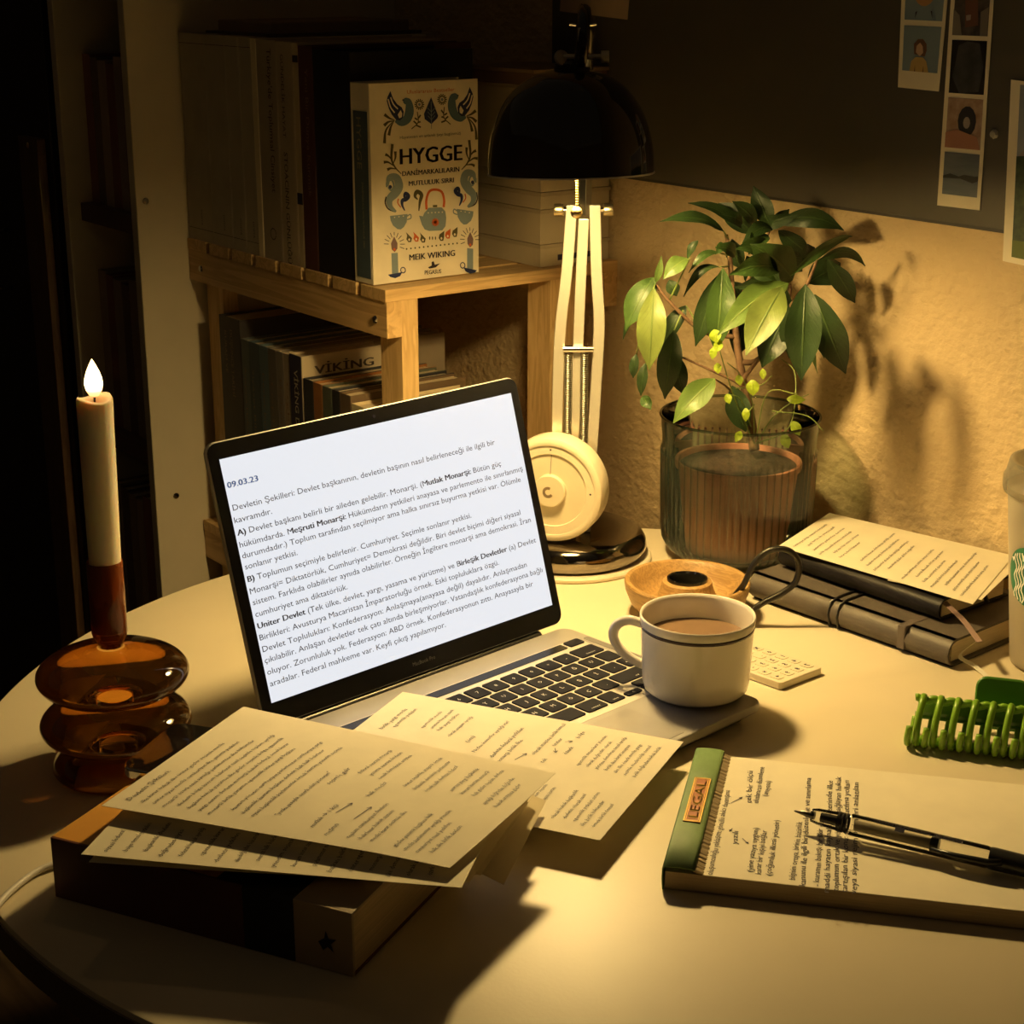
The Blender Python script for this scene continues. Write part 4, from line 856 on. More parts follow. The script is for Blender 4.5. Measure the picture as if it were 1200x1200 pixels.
def stem(pts, r0, r1, par=pln, m=bark, nm='stem'):
    P = smoothpath([PY(*p) for p in pts], 5); n = len(P)
    obj(nm, MB().tube(P, [r0+(r1-r0)*i/(n-1) for i in range(n)], 8), m, par, smooth=True)
stem([(884,527,1.55),(880,492,1.55),(873,458,1.55),(864,405,1.55),(859,350,1.55),(855,300,1.55),(851,275,1.55)], .0050, .0016)
stem([(866,425,1.55),(890,420,1.55),(917,375,1.545),(936,345,1.51),(946,332,1.49),(957,306,1.50)], .0030, .0013)
stem([(862,395,1.55),(823,388,1.545),(785,354,1.535),(768,333,1.53)], .0024, .0012)
stem([(875,468,1.55),(866,450,1.545),(838,436,1.54),(789,414,1.535)], .0020, .0009)
stem([(861,370,1.55),(880,320,1.56),(903,267,1.56)], .0020, .0012)
stem([(925,350,1.545),(926,334,1.53),(916,337,1.50)], .0015, .0009)
stem([(870,452,1.55),(874,440,1.545),(905,400,1.55),(920,372,1.56)], .0028, .0012)
stem([(864,398,1.55),(852,330,1.545),(846,314,1.51)], .0012, .0008)
stem([(882,500,1.55),(858,460,1.54),(838,444,1.47)], .0014, .0007)
grn = mat('green_petiole', (.20,.26,.06), .5)
for P_ in ([(768,333,1.53),(766,338,1.50)],[(823,388,1.545),(804,358,1.55)],[(800,364,1.54),(790,387,1.53)],[(784,353,1.535),(808,303,1.51)],[(855,312,1.55),(843,313,1.53)],[(856,300,1.55),(842,296,1.53)],[(768,335,1.53),(757,350,1.53),(746,415,1.54)],[(762,430,1.52),(757,426,1.53)],[(944,333,1.54),(944,336,1.49)],[(853,280,1.55),(848,271,1.53)]):
    stem(P_, .0008, .0006, m=grn, nm='petiole')
# trailing vine
vin = thing('small_vine', 'thin trailing vine with bright lime leaves at the vase mouth', 'plant', (VC.x-.01,VC.y-.03,.095))
for P_ in ([(884,520,1.53),(862,470,1.50),(846,420,1.47),(842,402,1.46)],[(884,520,1.53),(882,474,1.49),(868,440,1.48),(852,425,1.47)],[(880,500,1.52),(868,468,1.50),(853,462,1.49)],[(884,474,1.49),(876,485,1.47),(874,492,1.46)],
           [(886,520,1.53),(905,490,1.50),(930,470,1.50),(948,462,1.50)],[(886,520,1.53),(925,500,1.50),(932,440,1.52),(915,420,1.54)],[(905,482,1.51),(945,487,1.49),(965,505,1.48)],[(886,512,1.53),(900,460,1.51),(935,462,1.50)],[(862,455,1.48),(890,452,1.48),(905,440,1.50)]):
    stem(P_, .0006, .0004, par=vin, m=grn, nm='stem')
for i,(x,y,r,dx,dy,yy) in enumerate([(838,392,9,3,15,1.46),(842,404,7,-4,14,1.46),(836,412,6,-2,14,1.46),(841,430,6,1,12,1.465),(882,452,10,1,18,1.46),(894,437,5,1,12,1.48),(874,484,6,0,15,1.455),(853,466,6,3,11,1.47),(866,444,6,2,12,1.475),(930,468,7,21,1,1.49),(866,510,6,-6,12,1.48),(932,500,8,8,16,1.50),(920,515,8,6,16,1.51)]):
    leaf(vin, x-dx*.4, y-dy*.4, x+dx*.65, y+dy*.65, r*1.55, 'v', yy, yy-.004, pw=.75, fold=.1)
# ================================================================== wooden chamberstick
BW = V3((.152,1.392,0))
bw = thing('wooden_bowl', 'turned wooden chamberstick bowl with black wire handle behind the cup', 'bowl', tuple(BW))
obj('bowl_body', MB().lathe([(0,.0006),(.033,.0006),(.040,.003),(.049,.013),(.0535,.024),(.0545,.031),(.0535,.0325),(.0500,.0322),(.0470,.0290),(.044,.022),(.038,.0150),(.031,.0135),(.0265,.0165),(.0232,.0245),(.0212,.0310),(.0190,.0322),(.0165,.0322)], BW, 64), M_bowl, bw, smooth='auto')
obj('candle_socket', MB().lathe([(.0178,.0322),(.0176,.0342),(.0158,.0346),(.0150,.0325),(.0145,.014),(0,.0135)], BW, 40), M_blkg, bw, smooth='auto')
hh = smoothpath([PY(862,697,1.372), PY(872,684,1.365), PY(884,660,1.362), PY(902,645,1.362), PY(924,645,1.362), PY(936,660,1.362), PY(932,682,1.362), PY(915,696,1.362), PY(895,706,1.362), PY(880,716,1.362)], 6)
iron = mat('black_iron', (.02,.017,.014), .35, metal=.4)
obj('wire_handle', MB().tube(hh, .0027, 10), iron, bw, smooth=True)
# ================================================================== journals
def flatbox(p, d, n, a, b_, z0, z1): return MB().box(p, d, n, Z, a, b_, (z0,z1))
jd = V3((-.653,.757,0)).normalized(); jn = V3((.757,.653,0)).normalized(); JP = V3((.350,1.269,0))
jo = thing('leather_journal', 'taupe leather journal with black elastic straps, bottom of the stack', 'journal', tuple(JP))
lea = mat('taupe_leather', (.095,.080,.066), .5, spec=.3, var=.08, vscale=60, bump=.0001, bscale=700)
def jcover(P0, d, n, L_, W_, th, ct=.0022, r=.006):
    m_ = MB(); prof = []
    prof += [(W_,th),(r,th)]
    for k in range(7): a = math.radians(90+180*k/6); prof.append((th/2*.9+th/2*math.cos(a), th/2+th/2*math.sin(a)))
    prof += [(r,0),(W_,0)]
    inn_ = [(W_,ct)]+[(th/2*.9+(th/2-ct)*math.cos(math.radians(90+180*k/6)), th/2+(th/2-ct)*math.sin(math.radians(90+180*k/6))) for k in range(6,-1,-1)]+[(W_,th-ct)]
    ring = prof+inn_
    k0 = len(ring); 
    for s_ in (0, L_): m_.v += [P0+d*s_+n*x+Z*z_ for x,z_ in ring]
    for i in range(k0): m_.f.append((i,(i+1)%k0,k0+(i+1)%k0,k0+i))
    h = len(prof)
    for base_ in (0,k0):
        for i in range(h-1):
            m_.f.append((base_+i, base_+i+1, base_+k0-2-i, base_+k0-1-i) if i < len(inn_)-0 and k0-2-i >= h else (base_+i, base_+i+1, base_+h))
    return m_
obj('cover', jcover(JP+Z*.0006, jd, jn, .212, .140, .0235), lea, jo, smooth='auto')
obj('page_block', flatbox(JP, jd, jn, (.004,.208), (.010,.134), .0030, .0218), M_paper2, jo)
for a in (.112,.1215):
    obj('strap', MB().tube([JP+jd*a+n_ for n_ in (jn*.10+Z*.0248, jn*.012+Z*.0248, jn*.002+Z*.0225, jn*-.0012+Z*.012, jn*.002+Z*.0015)], .0011, 8, flat=1.6), M_blk, jo, smooth=True)
obj('pen_loop', flatbox(JP, jd, jn, (.042,.050), (-.0012,.05), .004, .0247), mat('dark_elastic',(.10,.08,.07),.6), jo, bevel=.001)
rb = smoothpath([JP+jd*.004+jn*.045+Z*.012, T(1125,768,.010), T(1142,780,.003), T(1165,800,.0012)], 5)
m_ = MB(); 
for p in rb: m_.v += [p+V3((.002,.002,0)), p-V3((.002,.002,0))]
m_.f = [(2*i,2*i+2,2*i+3,2*i+1) for i in range(len(rb)-1)]
obj('ribbon', m_, mat('white_ribbon',(.85,.80,.66),.6), jo, solid=.0004)
KP = V3((.3505,1.309,0)); kd = V3((-.632,.775,0)).normalized(); kn = V3((.775,.632,0)).normalized()
no = thing('black_notebook', 'black hardcover notebook between the taupe journal and the note sheet', 'notebook', (KP.x,KP.y,.0246))
obj('cover', jcover(KP+Z*.0256, kd, kn, .176, .096, .0185, ct=.0016), mat('black_cover',(.008,.007,.008),.45,spec=.15), no, smooth='auto')
obj('page_block', flatbox(KP, kd, kn, (.003,.173), (.007,.092), .0274, .0424), M_paper2, no)
obj('pen_clip', MB().tube([KP+kn*.045+Z*.044, KP+kn*.055-kd*.004+Z*.038, KP+kn*.06-kd*.004+Z*.030], .0022, 8), M_blk, no, smooth=True)
rb = smoothpath([KP+kd*.003+kn*.010+Z*.040, T(1118,716,.036), T(1130,728,.030), T(1148,752,.0262)], 5)
m_ = MB()
for p in rb: m_.v += [p+V3((.0026,.001,0)), p-V3((.0026,.001,0))]
m_.f = [(2*i,2*i+2,2*i+3,2*i+1) for i in range(len(rb)-1)]
obj('ribbon', m_, mat('mauve_ribbon',(.30,.20,.18),.5), no, solid=.0004)
# ================================================================== sheets of notes
WORDS = "devletin başkanı nasıl belirlenir kavram monarşi cumhuriyet demokrasi anayasa yetkileri hükümdar meclis seçimle halk egemenlik toplum birlik federal yargı yasama yürütme sınırsız temsil doğrudan başkanlık parlamenter örnek olarak ilke hukuk siyasi sistem üniter bölge özerk karar yönetim güçler ayrılığı".split()
def line(n, rnd):
    return ' '.join(rnd.choice(WORDS) for _ in range(n))
def sheet(name, label, A, B, D, C=None, droop=lambda s_,t_: 0, group=None, m=M_leafpaper, text=None, seed=1, th=.00022, nu=14, nv=18, parent=None):
    """A: start of first line, B: end of first line, D: below A"""
    A,B,D = V3(A),V3(B),V3(D); C = V3(C) if C else B+D-A
    t_ = thing(name, label, 'paper', (A.x,A.y,min(A.z,D.z)), group)
    def P(x, y, h=0):
        q = A.lerp(B,x).lerp(D.lerp(C,x), y); return q+Z*(droop(x,y)+h)
    k = MB().grid(lambda s_,t__: P(s_,t__), nu, nv)
    k.grid(lambda s_,t__: P(s_,t__,-th), nu, nv)
    n_ = (nu+1)*(nv+1)
    bd_ = [i for i in range(nu+1)]+[(nu+1)*j+nu for j in range(1,nv+1)]+[(nu+1)*nv+i for i in range(nu-1,-1,-1)]+[(nu+1)*j for j in range(nv-1,0,-1)]
    for i in range(len(bd_)): a,b_ = bd_[i], bd_[(i+1)%len(bd_)]; k.f.append((a,b_,b_+n_,a+n_))
    obj('sheet', k, m, t_, smooth='auto')
    if text:
        W_ = (B-A).length; H_ = (D-A).length; rnd = random.Random(seed); random.seed(seed); tb = MB()
        for it in text:
            if it[0] == 'arrow':
                _, x0,y0,x1,y1 = it; dx,dy = (x1-x0)*W_,(y1-y0)*H_; l = math.hypot(dx,dy); ux,uy = dx/l,dy/l
                F = lambda a,b_: P(a/W_, b_/H_, .0004)
                stroke2(tb, [(x0*W_,y0*H_),(x1*W_,y1*H_)], F, .0005)
                for s_ in (-1,1): stroke2(tb, [(x1*W_,y1*H_),(x1*W_-ux*.003+s_*uy*.0015, y1*H_-uy*.003-s_*ux*.0015)], F, .0005)
                continue
            x0, y0, wd, s_ = it[:4]; sz = it[4] if len(it) > 4 else .0048
            if isinstance(s_, int):
                s_ = rnd.choice(WORDS); tgt = (wd or .3)*W_
                while len(s_)*sz*.52 < tgt*.93: s_ += ' '+rnd.choice(WORDS)
            if wd: wd = min(wd, text2d(s_, sz)[2]/W_*1.15)
            put_text(tb, s_, lambda a,b_: P(x0+a/W_, y0-b_/H_, .0004), sz, width=wd*W_ if wd else None, wob=.05, res=1, shear=.08)
        obj('handwriting', tb, M_ink, t_, fix=False)
    return t_
def rows(x0, y0, n, dy, wd, jit=.06, words=4, seed=3, sz=.0046):
    rnd = random.Random(seed); out = []
    for i in range(n):
        w_ = wd*(1-jit*rnd.random()*3); out.append((x0+jit*.2*rnd.random(), y0+i*dy, w_, max(1,round(words*w_/wd)), sz))
    return out
# the pile on the book
zs = .0585
def rw(x0, y0, n, wd, k=4, pitch=.031, seed=1, sz=.0040):
    rnd = random.Random(seed); return [(x0+.03*rnd.random(), y0+i*pitch, (wd-.06)*(.82+.18*rnd.random()), k, sz) for i in range(n)]
txt1 = [(.07,.055,.36,'Devletin Şekilleri:',.0052)]+rw(.06,.095,7,.88,7,.034,4)+rw(.10,.345,3,.82,6,.034,6)+[(.14,.47,.6,'"yetki yasayla sınırlı olan yönetim"',.0042),(.45,.505,.3,'seçimle gelir'),(.10,.585,.34,'mutlak → 1 kişi',.0044),(.06,.64,.2,'meşruti',.0044),(.42,.635,.3,'halk meclisi',.0044)]+\
  [('arrow',.24,.60,.34,.612),('arrow',.22,.66,.34,.668)]+rw(.58,.545,3,.38,3,.032,12)+rw(.06,.70,3,.44,3,.032,7)+rw(.56,.69,3,.40,3,.032,8)+rw(.06,.83,4,.46,4,.032,9)+rw(.60,.81,3,.36,2,.032,10)+rw(.56,.92,2,.38,3,.032,10)
A,B,C,D = T(119,944,zs),T(285,828,zs),T(651,906,zs),T(527,1014,zs)
def dr1(x,y): return .0025*math.sin(math.pi*x)*math.sin(math.pi*y*1.1) - .004*max(0,y-.8)*5*0.4*(1-x)
A.z = zs; 
sheet('handwritten_sheet', 'top handwritten sheet of the pile on the thick book, titled Devletin Şekilleri', A, B, D, C, droop=dr1, text=txt1, seed=11)
z2 = .0515
A2,D2 = T(95,1001,z2),T(541,1040,z2); dd = (D2-A2).normalized(); pp = V3((-dd.y,dd.x,0))
txt2 = []
for i in range(18): txt2.append((.035+.02*((i*7)%3), .06+.05*i, .26, 2, .0046))
B2 = T(205,884,z2)
sheet('handwritten_sheet', 'second sheet of the pile, its shaded text margin showing below the top sheet', A2, B2, D2, droop=lambda x,y: -.0006*math.sin(3*y), text=txt2, seed=12)
A3 = T(104,1010,.0490); D3 = T(550,1034,.0450); 
sheet('loose_sheet', 'third sheet under the pile, thin dark edge above the book spine', A3, T(205,890,.049), D3, droop=lambda x,y: -.0012*math.sin(math.pi*y))
# curling leaves at the right end of the pile
def curlsheet(label, Cc, Dd, zs_, lenx, seedz, bulge):
    """Cc,Dd: far and near corner of the hanging end, zs_: height where it leaves the pile"""
    mid = (Cc+Dd)/2; back = V3((-.985,.17,0)); A_ = Dd+back*lenx; B_ = Cc+back*lenx; A_.z = B_.z = zs_
    A0 = V3((A_.x,A_.y,zs_)); B0 = V3((B_.x,B_.y,zs_))
    t_ = thing('loose_sheet', label, 'paper', tuple(A0), 'curling sheets at the right end of the pile')
    def P(x,y,h=0):
        q = A0.lerp(B0,x).lerp(Dd.lerp(Cc,x), y); lin = zs_+((Dd.lerp(Cc,x)).z-zs_)*y
        q.z = zs_-(zs_-Dd.lerp(Cc,x).z)*y**2.6 + h; q += V3((0,0,0)); return q+V3((bulge*math.sin(math.pi*y)*.3,0,0))
    k = MB().grid(P, 8, 22); n_ = 9*23; k.grid(lambda s_,u_: P(s_,u_,-.0002), 8, 22)
    bd_ = [i for i in range(9)]+[9*j+8 for j in range(1,23)]+[9*22+i for i in range(7,-1,-1)]+[9*j for j in range(21,0,-1)]
    for i in range(len(bd_)): a,b_ = bd_[i], bd_[(i+1)%len(bd_)]; k.f.append((a,b_,b_+n_,a+n_))
    obj('sheet', k, M_curl, t_, smooth='auto')
curlsheet('curling sheet whose end hangs lowest toward the table right of the pile', T(640,938,.026), T(590,1037,.016), .0440, .155, 1, .01)
curlsheet('curling sheet just above the lowest-hanging one, right of the pile', T(630,924,.036), T(563,1026,.031), .0460, .150, 2, .01)
curlsheet('curling sheet directly beneath the top sheets, right of the pile', T(634,916,.045), T(552,1030,.0405), .0478, .145, 3, .006)
# sheet on the laptop
zl_ = .0178
A,B,C,D_ = T(402,893,zl_),T(472,811,zl_),T(801,869.5,zl_),T(703,985,zl_)
A = B+(D_-C)
txt3 = [(.58,.085,.28,2),(.62,.115,.22,1)]+rw(.66,.20,3,.30,2,.03,31)+rw(.62,.31,1,.34,3,.03,32)+[(.60,.385,.12,'(örn)'),(.52,.435,.44,'Neden kuvvetler ayrılığı var?',.0043),(.50,.50,.40,3),(.46,.535,.30,2),(.60,.61,.36,3),(.72,.645,.22,'üniter'),(.54,.66,.12,'tek'),(.66,.70,.14,'özerk'),(.84,.69,.12,'bölge'),('arrow',.52,.57,.60,.585),('arrow',.70,.65,.66,.665),('arrow',.78,.66,.80,.68)]+\
 rw(.56,.765,7,.42,3,.031,33)+rw(.30,.60,3,.20,1,.031,34)+rw(.10,.70,3,.30,2,.031,35)+rw(.08,.83,5,.34,2,.032,36)
sheet('handwritten_sheet', 'single bright handwritten sheet lying over the laptop keyboard', A, B, D_, C, droop=lambda x,y: .0008*math.sin(math.pi*x)*math.sin(math.pi*y)+.0002, text=txt3, seed=13)
# sheet on notebooks
zn = .0462
A,B,D_,C = T(912,640,zn),T(972,601,zn),T(1140,708,zn),T(1188,651,zn)
txt4 = []
for i in range(19):
    if i in (6,11): continue
    txt4.append((.07+.05*((i*5)%3), .07+.048*i, [.70,.55,.62,.66,.5,.4,.3,.72,.66,.76,.55,.6,.78,.7,.5,.66,.72,.6,.66][i], [4,3,4,4,3,2,2,4,4,4,3,3,5,4,3,4,4,3,4][i], .0042))
sheet('handwritten_sheet', 'handwritten note sheet lying on the black notebook by the wall', A, B, D_, C, text=txt4, seed=14)
A,B,D_,C = T(1000,660,zn-.0007),T(1030,612,zn-.0007),T(1150,700,zn-.0007),T(1196,664,zn-.0007)
B=T(1080,640,zn-.0007); A=T(1040,680,zn-.0007); D_=T(1150,703,zn-.0007); C=T(1200,655,zn-.0007)
sheet('loose_sheet', 'blank corner of paper peeking from under the note sheet by the cup', A, B, D_, C)
# ================================================================== thick book and phone under the pile
bp_ = V3((-.277,.918,0)); bdx = V3((.908,-.418,0)).normalized(); bdy = V3((.418,.908,0)).normalized()
tb_ = thing('thick_book', 'thick orange and dark red book lying flat under the sheet pile', 'book', tuple(bp_))
orange = mat('cover_orange', (.62,.30,.05), .45); drk = mat('cover_dark_red', (.14,.045,.03), .5); cre = mat('cover_cream', (.42,.33,.22), .55)
def BB(a,b_,z_): return MB().box(bp_, bdx, bdy, Z, a, b_, z_)
obj('front_cover', BB((0,.118),(0,.138),(.0388,.0408)), orange, tb_, bevel=.0004)
obj('cover_black', BB((.118,.170),(0,.138),(.0388,.0408)), M_blk, tb_)
obj('cover_cream', BB((.170,.208),(0,.138),(.0388,.0408)), cre, tb_, bevel=.0004)
obj('back_cover', BB((0,.208),(0,.138),(.0004,.0024)), drk, tb_, bevel=.0004)
obj('spine_red', BB((0,.136),(-.0012,.0012),(.0004,.0408)), drk, tb_, bevel=.0004)
obj('spine_black', BB((.136,.170),(-.0012,.0012),(.0004,.0408)), M_blk, tb_, bevel=.0004)
obj('spine_cream', BB((.170,.208),(-.0012,.0012),(.0004,.0408)), cre, tb_, bevel=.0004)
m_ = MB(); P = lambda x,y: bp_+bdx*(.192+x)-bdy*.0016+Z*(.018+y)
poly2(m_, [(-.006,0),(-.002,.003),(-.001,.008),(.001,.003),(.006,.004),(.002,0),(.004,-.005),(0,-.002),(-.003,-.005)], P); obj('publisher_mark', m_, M_ink, tb_, fix=False)
obj('page_block', BB((.0012,.2072),(.0012,.1365),(.0024,.0388)), mat('book_pages',(.56,.44,.28),.85,var=.15,vscale=20,stretch=(1,1,60)), tb_)
px_, py_ = V3((.95,-.31,0)).normalized(), V3((.31,.95,0)).normalized(); PP = V3((-.2535,.9955,0))
ph = thing('phone', 'black phone with silver rim half hidden under the sheet pile', 'phone', tuple(PP+Z*.0411))
PF = lambda x,y,h: PP+px_*x+py_*y+Z*h
obj('rim', MB().prism(rrect(0,.150,0,.074,.0105,6), PF, .0412, .0480), mat('polished_rim',(.75,.72,.68),.15,metal=1), ph, bevel=.0012)
obj('glass_face', MB().prism(rrect(.0012,.1488,.0012,.0728,.0095,6), PF, .0480, .0484), M_blkg, ph)
# cable
cb = thing('cable', 'white cable curving over the left edge of the table', 'cable', tuple(T(66,1011,.003)))
pts = smoothpath([T(150,985,.003), T(66,1012,.003), T(40,1023,.003), T(15,1042,.003), T(2,1055,.003), T(-12,1072,.0035), T(-30,1096,-.004), T(-40,1140,-.06), T(-40,1250,-.2)], 6)
obj('cord', MB().tube(pts, .0022, 10), mat('cable_white',(.62,.58,.50),.45), cb, smooth=True)
# ================================================================== calculator
KQ = V3((.248,1.259,0)); k1 = V3((-.70,.714,0)).normalized(); k2 = V3((-.765,-.644,0)).normalized()
calc = thing('calculator', 'small cream calculator with tiny marks, behind the cup', 'calculator', tuple(KQ))
CP = lambda x,y,h: KQ+k1*x+k2*y+Z*h
obj('case', MB().prism(rrect(0,.092,0,.050,.003,4), CP, .0006, .0066), mat('cream_plastic',(.76,.68,.50),.5), calc, bevel=.0006)
kb = None
for i in range(6):
    for j in range(4):
        x,y = .010+.0125*i, .007+.0118*j
        if kb is None:
            kb = obj('button', MB().prism(rrect(-.0044,.0044,-.0038,.0038,.001,2), lambda a,b_,h: k1*a+k2*b_+Z*h, 0, .0005), MATS['cream_plastic'], calc, local=True); q = kb
        else: q = kb.copy(); COL.objects.link(q)
        q.parent = calc; q.location = CP(x,y,.0066)-KQ
m_ = MB()
for i in range(6):
    for j in range(4):
        x,y = .010+.0125*i, .007+.0118*j
        put_text(m_, '789÷456×123-0.=+%√C±MRGT'[(i*4+j)%24], lambda a,b_: CP(x-.002+b_, y-.0018+a, .0073), .0062, res=1, bold=.03)
obj('button_marks', m_, M_ink, calc, fix=False)
# ================================================================== cold cup
GC = V3((.437,1.280,0))
cu = thing('cold_cup', 'frosted plastic cold cup with lid and green round emblem, right edge', 'cup', tuple(GC))
obj('cup_wall', MB().lathe([(0,.001),(.030,.001),(.0325,.002),(.0333,.006),(.0345,.02),(.0465,.148),(.0470,.150)], GC, 64), M_frost, cu, smooth=True)
obj('lid', MB().lathe([(.0470,.146),(.0500,.146),(.0505,.149),(.0505,.157),(.0490,.160),(.0475,.168),(.0465,.171),(.043,.171),(.041,.165),(0,.165)], GC, 64, rib=lambda a,z,r: 1+(.006*math.cos(64*a) if .147<z<.158 and r>.05 else 0)), glassy('lid_plastic', (.93,.92,.86), (.62,.60,.52), rough=.15, base=(.8,.75,.6), diff=.22), cu, smooth=True)
obj('drink', MB().lathe([(0,.004),(.0318,.004),(.0425,.120),(0,.120)], GC, 48), mat('milky_drink',(.72,.64,.46),.4,sss=.3,sssr=(.01,.008,.004)), cu, smooth='auto')
ca0 = math.atan2(-GC.y, -GC.x)-.58
def CUP(x, y, h=.0006):
    z_ = .0830+y; r_ = .0345+(z_-.02)*(.012/.128)+h; a = ca0+x/r_; return GC+V3((r_*math.cos(a), r_*math.sin(a), z_))
gm = mat('emblem_green',(.01,.16,.075),.4); wm = mat('emblem_white',(.85,.85,.78),.4)
def disc(m_, r0, r1, h, n=40, k=8):
    for j in range(k):
        a,b_ = r0+(r1-r0)*j/k, r0+(r1-r0)*(j+1)/k
        m_.grid(lambda s_,t__: CUP(-(a+(b_-a)*t__)*math.cos(2*math.pi*s_), (a+(b_-a)*t__)*math.sin(2*math.pi*s_), h), n, 1)
m_ = MB(); disc(m_, .0001, .0250, .0006); obj('emblem', m_, gm, cu, fix=False)
m_ = MB()
for sgn in (-1,1):
    for k in range(4):
        x0 = .0065+.0030*k
        pts = [(sgn*(x0+.0016*math.sin(y_*420+k*.8)), y_) for y_ in [(-.0235+.0036*j)*math.sqrt(max(.15,1-(x0/.029)**2)) for j in range(13)]]
        stroke2(m_, pts, lambda x,y: CUP(x,y,.0010), .0013)
poly2(m_, ell(0,.004,.0052,.0070,16), lambda x,y: CUP(x,y,.0009))
poly2(m_, [(-.007,.0125),(-.008,.019),(-.004,.016),(0,.0225),(.004,.016),(.008,.019),(.007,.0125)], lambda x,y: CUP(x,y,.0010))
for sgn in (-1,1):
    poly2(m_, [(sgn*.019,.009),(sgn*.0165,.0135),(sgn*.021,.0125)], lambda x,y: CUP(x,y,.0010))
obj('emblem_lines', m_, wm, cu, fix=False)
# ================================================================== hair claw
cl = thing('hair_claw', 'green plastic hair claw lying on the table at the right', 'hair clip', tuple(T(1130,870,0)))
gp = mat('green_plastic', (.22,.42,.03), .3, coat=.2, var=.04); gd = mat('dark_green_plastic', (.075,.22,.02), .35)
c1 = V3((.957,-.29,0)).normalized(); c2 = V3((.29,.957,0)).normalized(); CO = T(1076,877,0)+V3((0,.004,0))
CL = lambda a,b_,z_: CO+c1*a+c2*b_+Z*z_
LEN = .092
def beam(b_, z_, r, wig, nm, m):
    pts = [CL(-.004+LEN*i/60, b_, z_+wig*abs(math.sin(math.pi*(i/60*LEN-.001)/.0122))*-1) for i in range(61)]
    obj(nm, MB().tube(pts, r, 10, flat=1.2), m, cl, smooth=True)
beam(.012,.0335,.0024,.0022,'front_spine',gp)
obj('front_plate', MB().grid(lambda s_,t__: CL(-.002+.09*s_, .013+.010*t__, .0330-.017*t__), 24, 4), gd, cl, smooth=True, solid=.0018)
for i in range(8):
    a = .001+.0122*i
    obj('tooth', MB().tube(smoothpath([CL(a+.001,.012,.0345),CL(a,.004,.0315),CL(a-.0015,-.0035,.021),CL(a-.002,-.006,.010),CL(a-.0015,-.002,.0028),CL(a+.002,.008,.0020)],5), [.0027]*6+[.0025]*8+[.0024]*8+[.0020]*4, 10, flat=.8) if 0 else MB().tube(smoothpath([CL(a+.001,.012,.0345),CL(a,.004,.0315),CL(a-.0015,-.0035,.021),CL(a-.002,-.006,.010),CL(a-.0015,-.002,.0034),CL(a+.002,.008,.0024)],5), .0026, 10, flat=1.15), gp, cl, smooth=True)
for i in range(9):
    a = -.006+.0122*i+.0002
    pts = smoothpath([CL(a+.002,.024,.012),CL(a+.001,.016,.0035),CL(a,.004,.0024),CL(a-.001,-.007,.0050),CL(a-.001,-.0095,.011),CL(a,-.0085,.0185)],5)
    obj('tooth', MB().tube(pts, .0024, 10, flat=1.15), gp, cl, smooth=True)
beam(.024,.014,.0022,.0,'back_spine',gd)
obj('finger_paddle', MB().prism(rrect(-.019,.019,-.011,.013,.008,6), lambda x,y,h: CL(.056+x, .028+h+y*.35, .034+y), -.0014, .0014), gd, cl, bevel=.0012, smooth='auto')
obj('finger_paddle', MB().prism(rrect(-.017,.017,-.009,.009,.007,6), lambda x,y,h: CL(.058+x, .040+y*.6, .010+h+y*.5), -.0012, .0012), gd, cl, bevel=.001, smooth='auto')
obj('spring', MB().tube([CL(.074+.014*i/60, .021+.003*math.cos(i*.9), .018+.003*math.sin(i*.9)) for i in range(61)], .0007, 6), M_chrome, cl, smooth=True)
# ================================================================== green-bound pad and pen
PN = V3((.0925,.925,0)); e1 = V3((.254,.967,0)).normalized(); e2 = V3((.967,-.254,0)).normalized()
# e1 along the binding (near to far), e2 away from the binding
GP = lambda x,y,h: PN+e1*x+e2*y+Z*h      # x along binding, y away
F_ = T(817,876.4,.0165)-V3((0,0,.0165)); WP = (F_-PN).length
e1 = (F_-PN).normalized(); e2 = V3((e1.y,-e1.x,0))
pad = thing('writing_pad', 'handwritten writing pad with green binding and gold label, front right', 'notepad', tuple(PN))
BWD = (T(814.3,1014.7,.0165)-V3((0,0,.0165))-PN).length
obj('backing_board', MB().box(PN,e1,e2,Z,(.0015,WP-.0015),(.0005,.30),(.0004,.0016)), mat('grey_board',(.30,.25,.18),.8), pad)
obj('page_block', MB().box(PN,e1,e2,Z,(.0015,WP-.0015),(.0008,.30),(.0016,.0125)), mat('pad_pages',(.46,.36,.22),.85,var=.12,vscale=20,stretch=(1,1,80)), pad)
obj('top_page', MB().box(PN,e1,e2,Z,(.0012,WP-.0012),(BWD+.0045,.3005),(.0125,.0130)), M_paper, pad)
obj('torn_stubs', MB().grid(lambda s_,t__: PN+e1*(.0015+(WP-.003)*s_)+e2*(BWD-.001+.0058*t__+.0006*math.sin(s_*400))+Z*(.0155-.0022*t__+.0004*math.sin(s_*170)), 160, 3), mat('torn_edge',(.34,.26,.15),.9), pad, solid=.002)
gb = mat('green_cloth', (.13,.22,.07), .6, var=.10, vscale=60, bump=.00006, bscale=900)
m_ = MB(); pr = [(-.0006,.0006),(-.0012,.008),(-.0010,.0150),(.0,.0166),(.003,.0170),(BWD*.5,.0173),(BWD-.002,.0168),(BWD,.0160)]
for s_ in (0,.25,.5,.75,1): m_.v += [PN+e1*(WP*s_)+e2*y_+Z*h_ for y_,h_ in pr]
for k in range(4):
    for i in range(len(pr)-1): a = k*len(pr)+i; m_.f.append((a,a+1,a+1+len(pr),a+len(pr)))
obj('binding', m_, gb, pad, solid=.0008, smooth='auto')
gold = mat('gold_foil', (.95,.60,.16), .35, metal=.45); 
LBX = (.44,.785)
def LB(x,y,h=.0176): return PN+e1*(WP*x)+e2*(BWD*y)+Z*h
x0,x1,y0,y1 = .345,.715,.22,.80
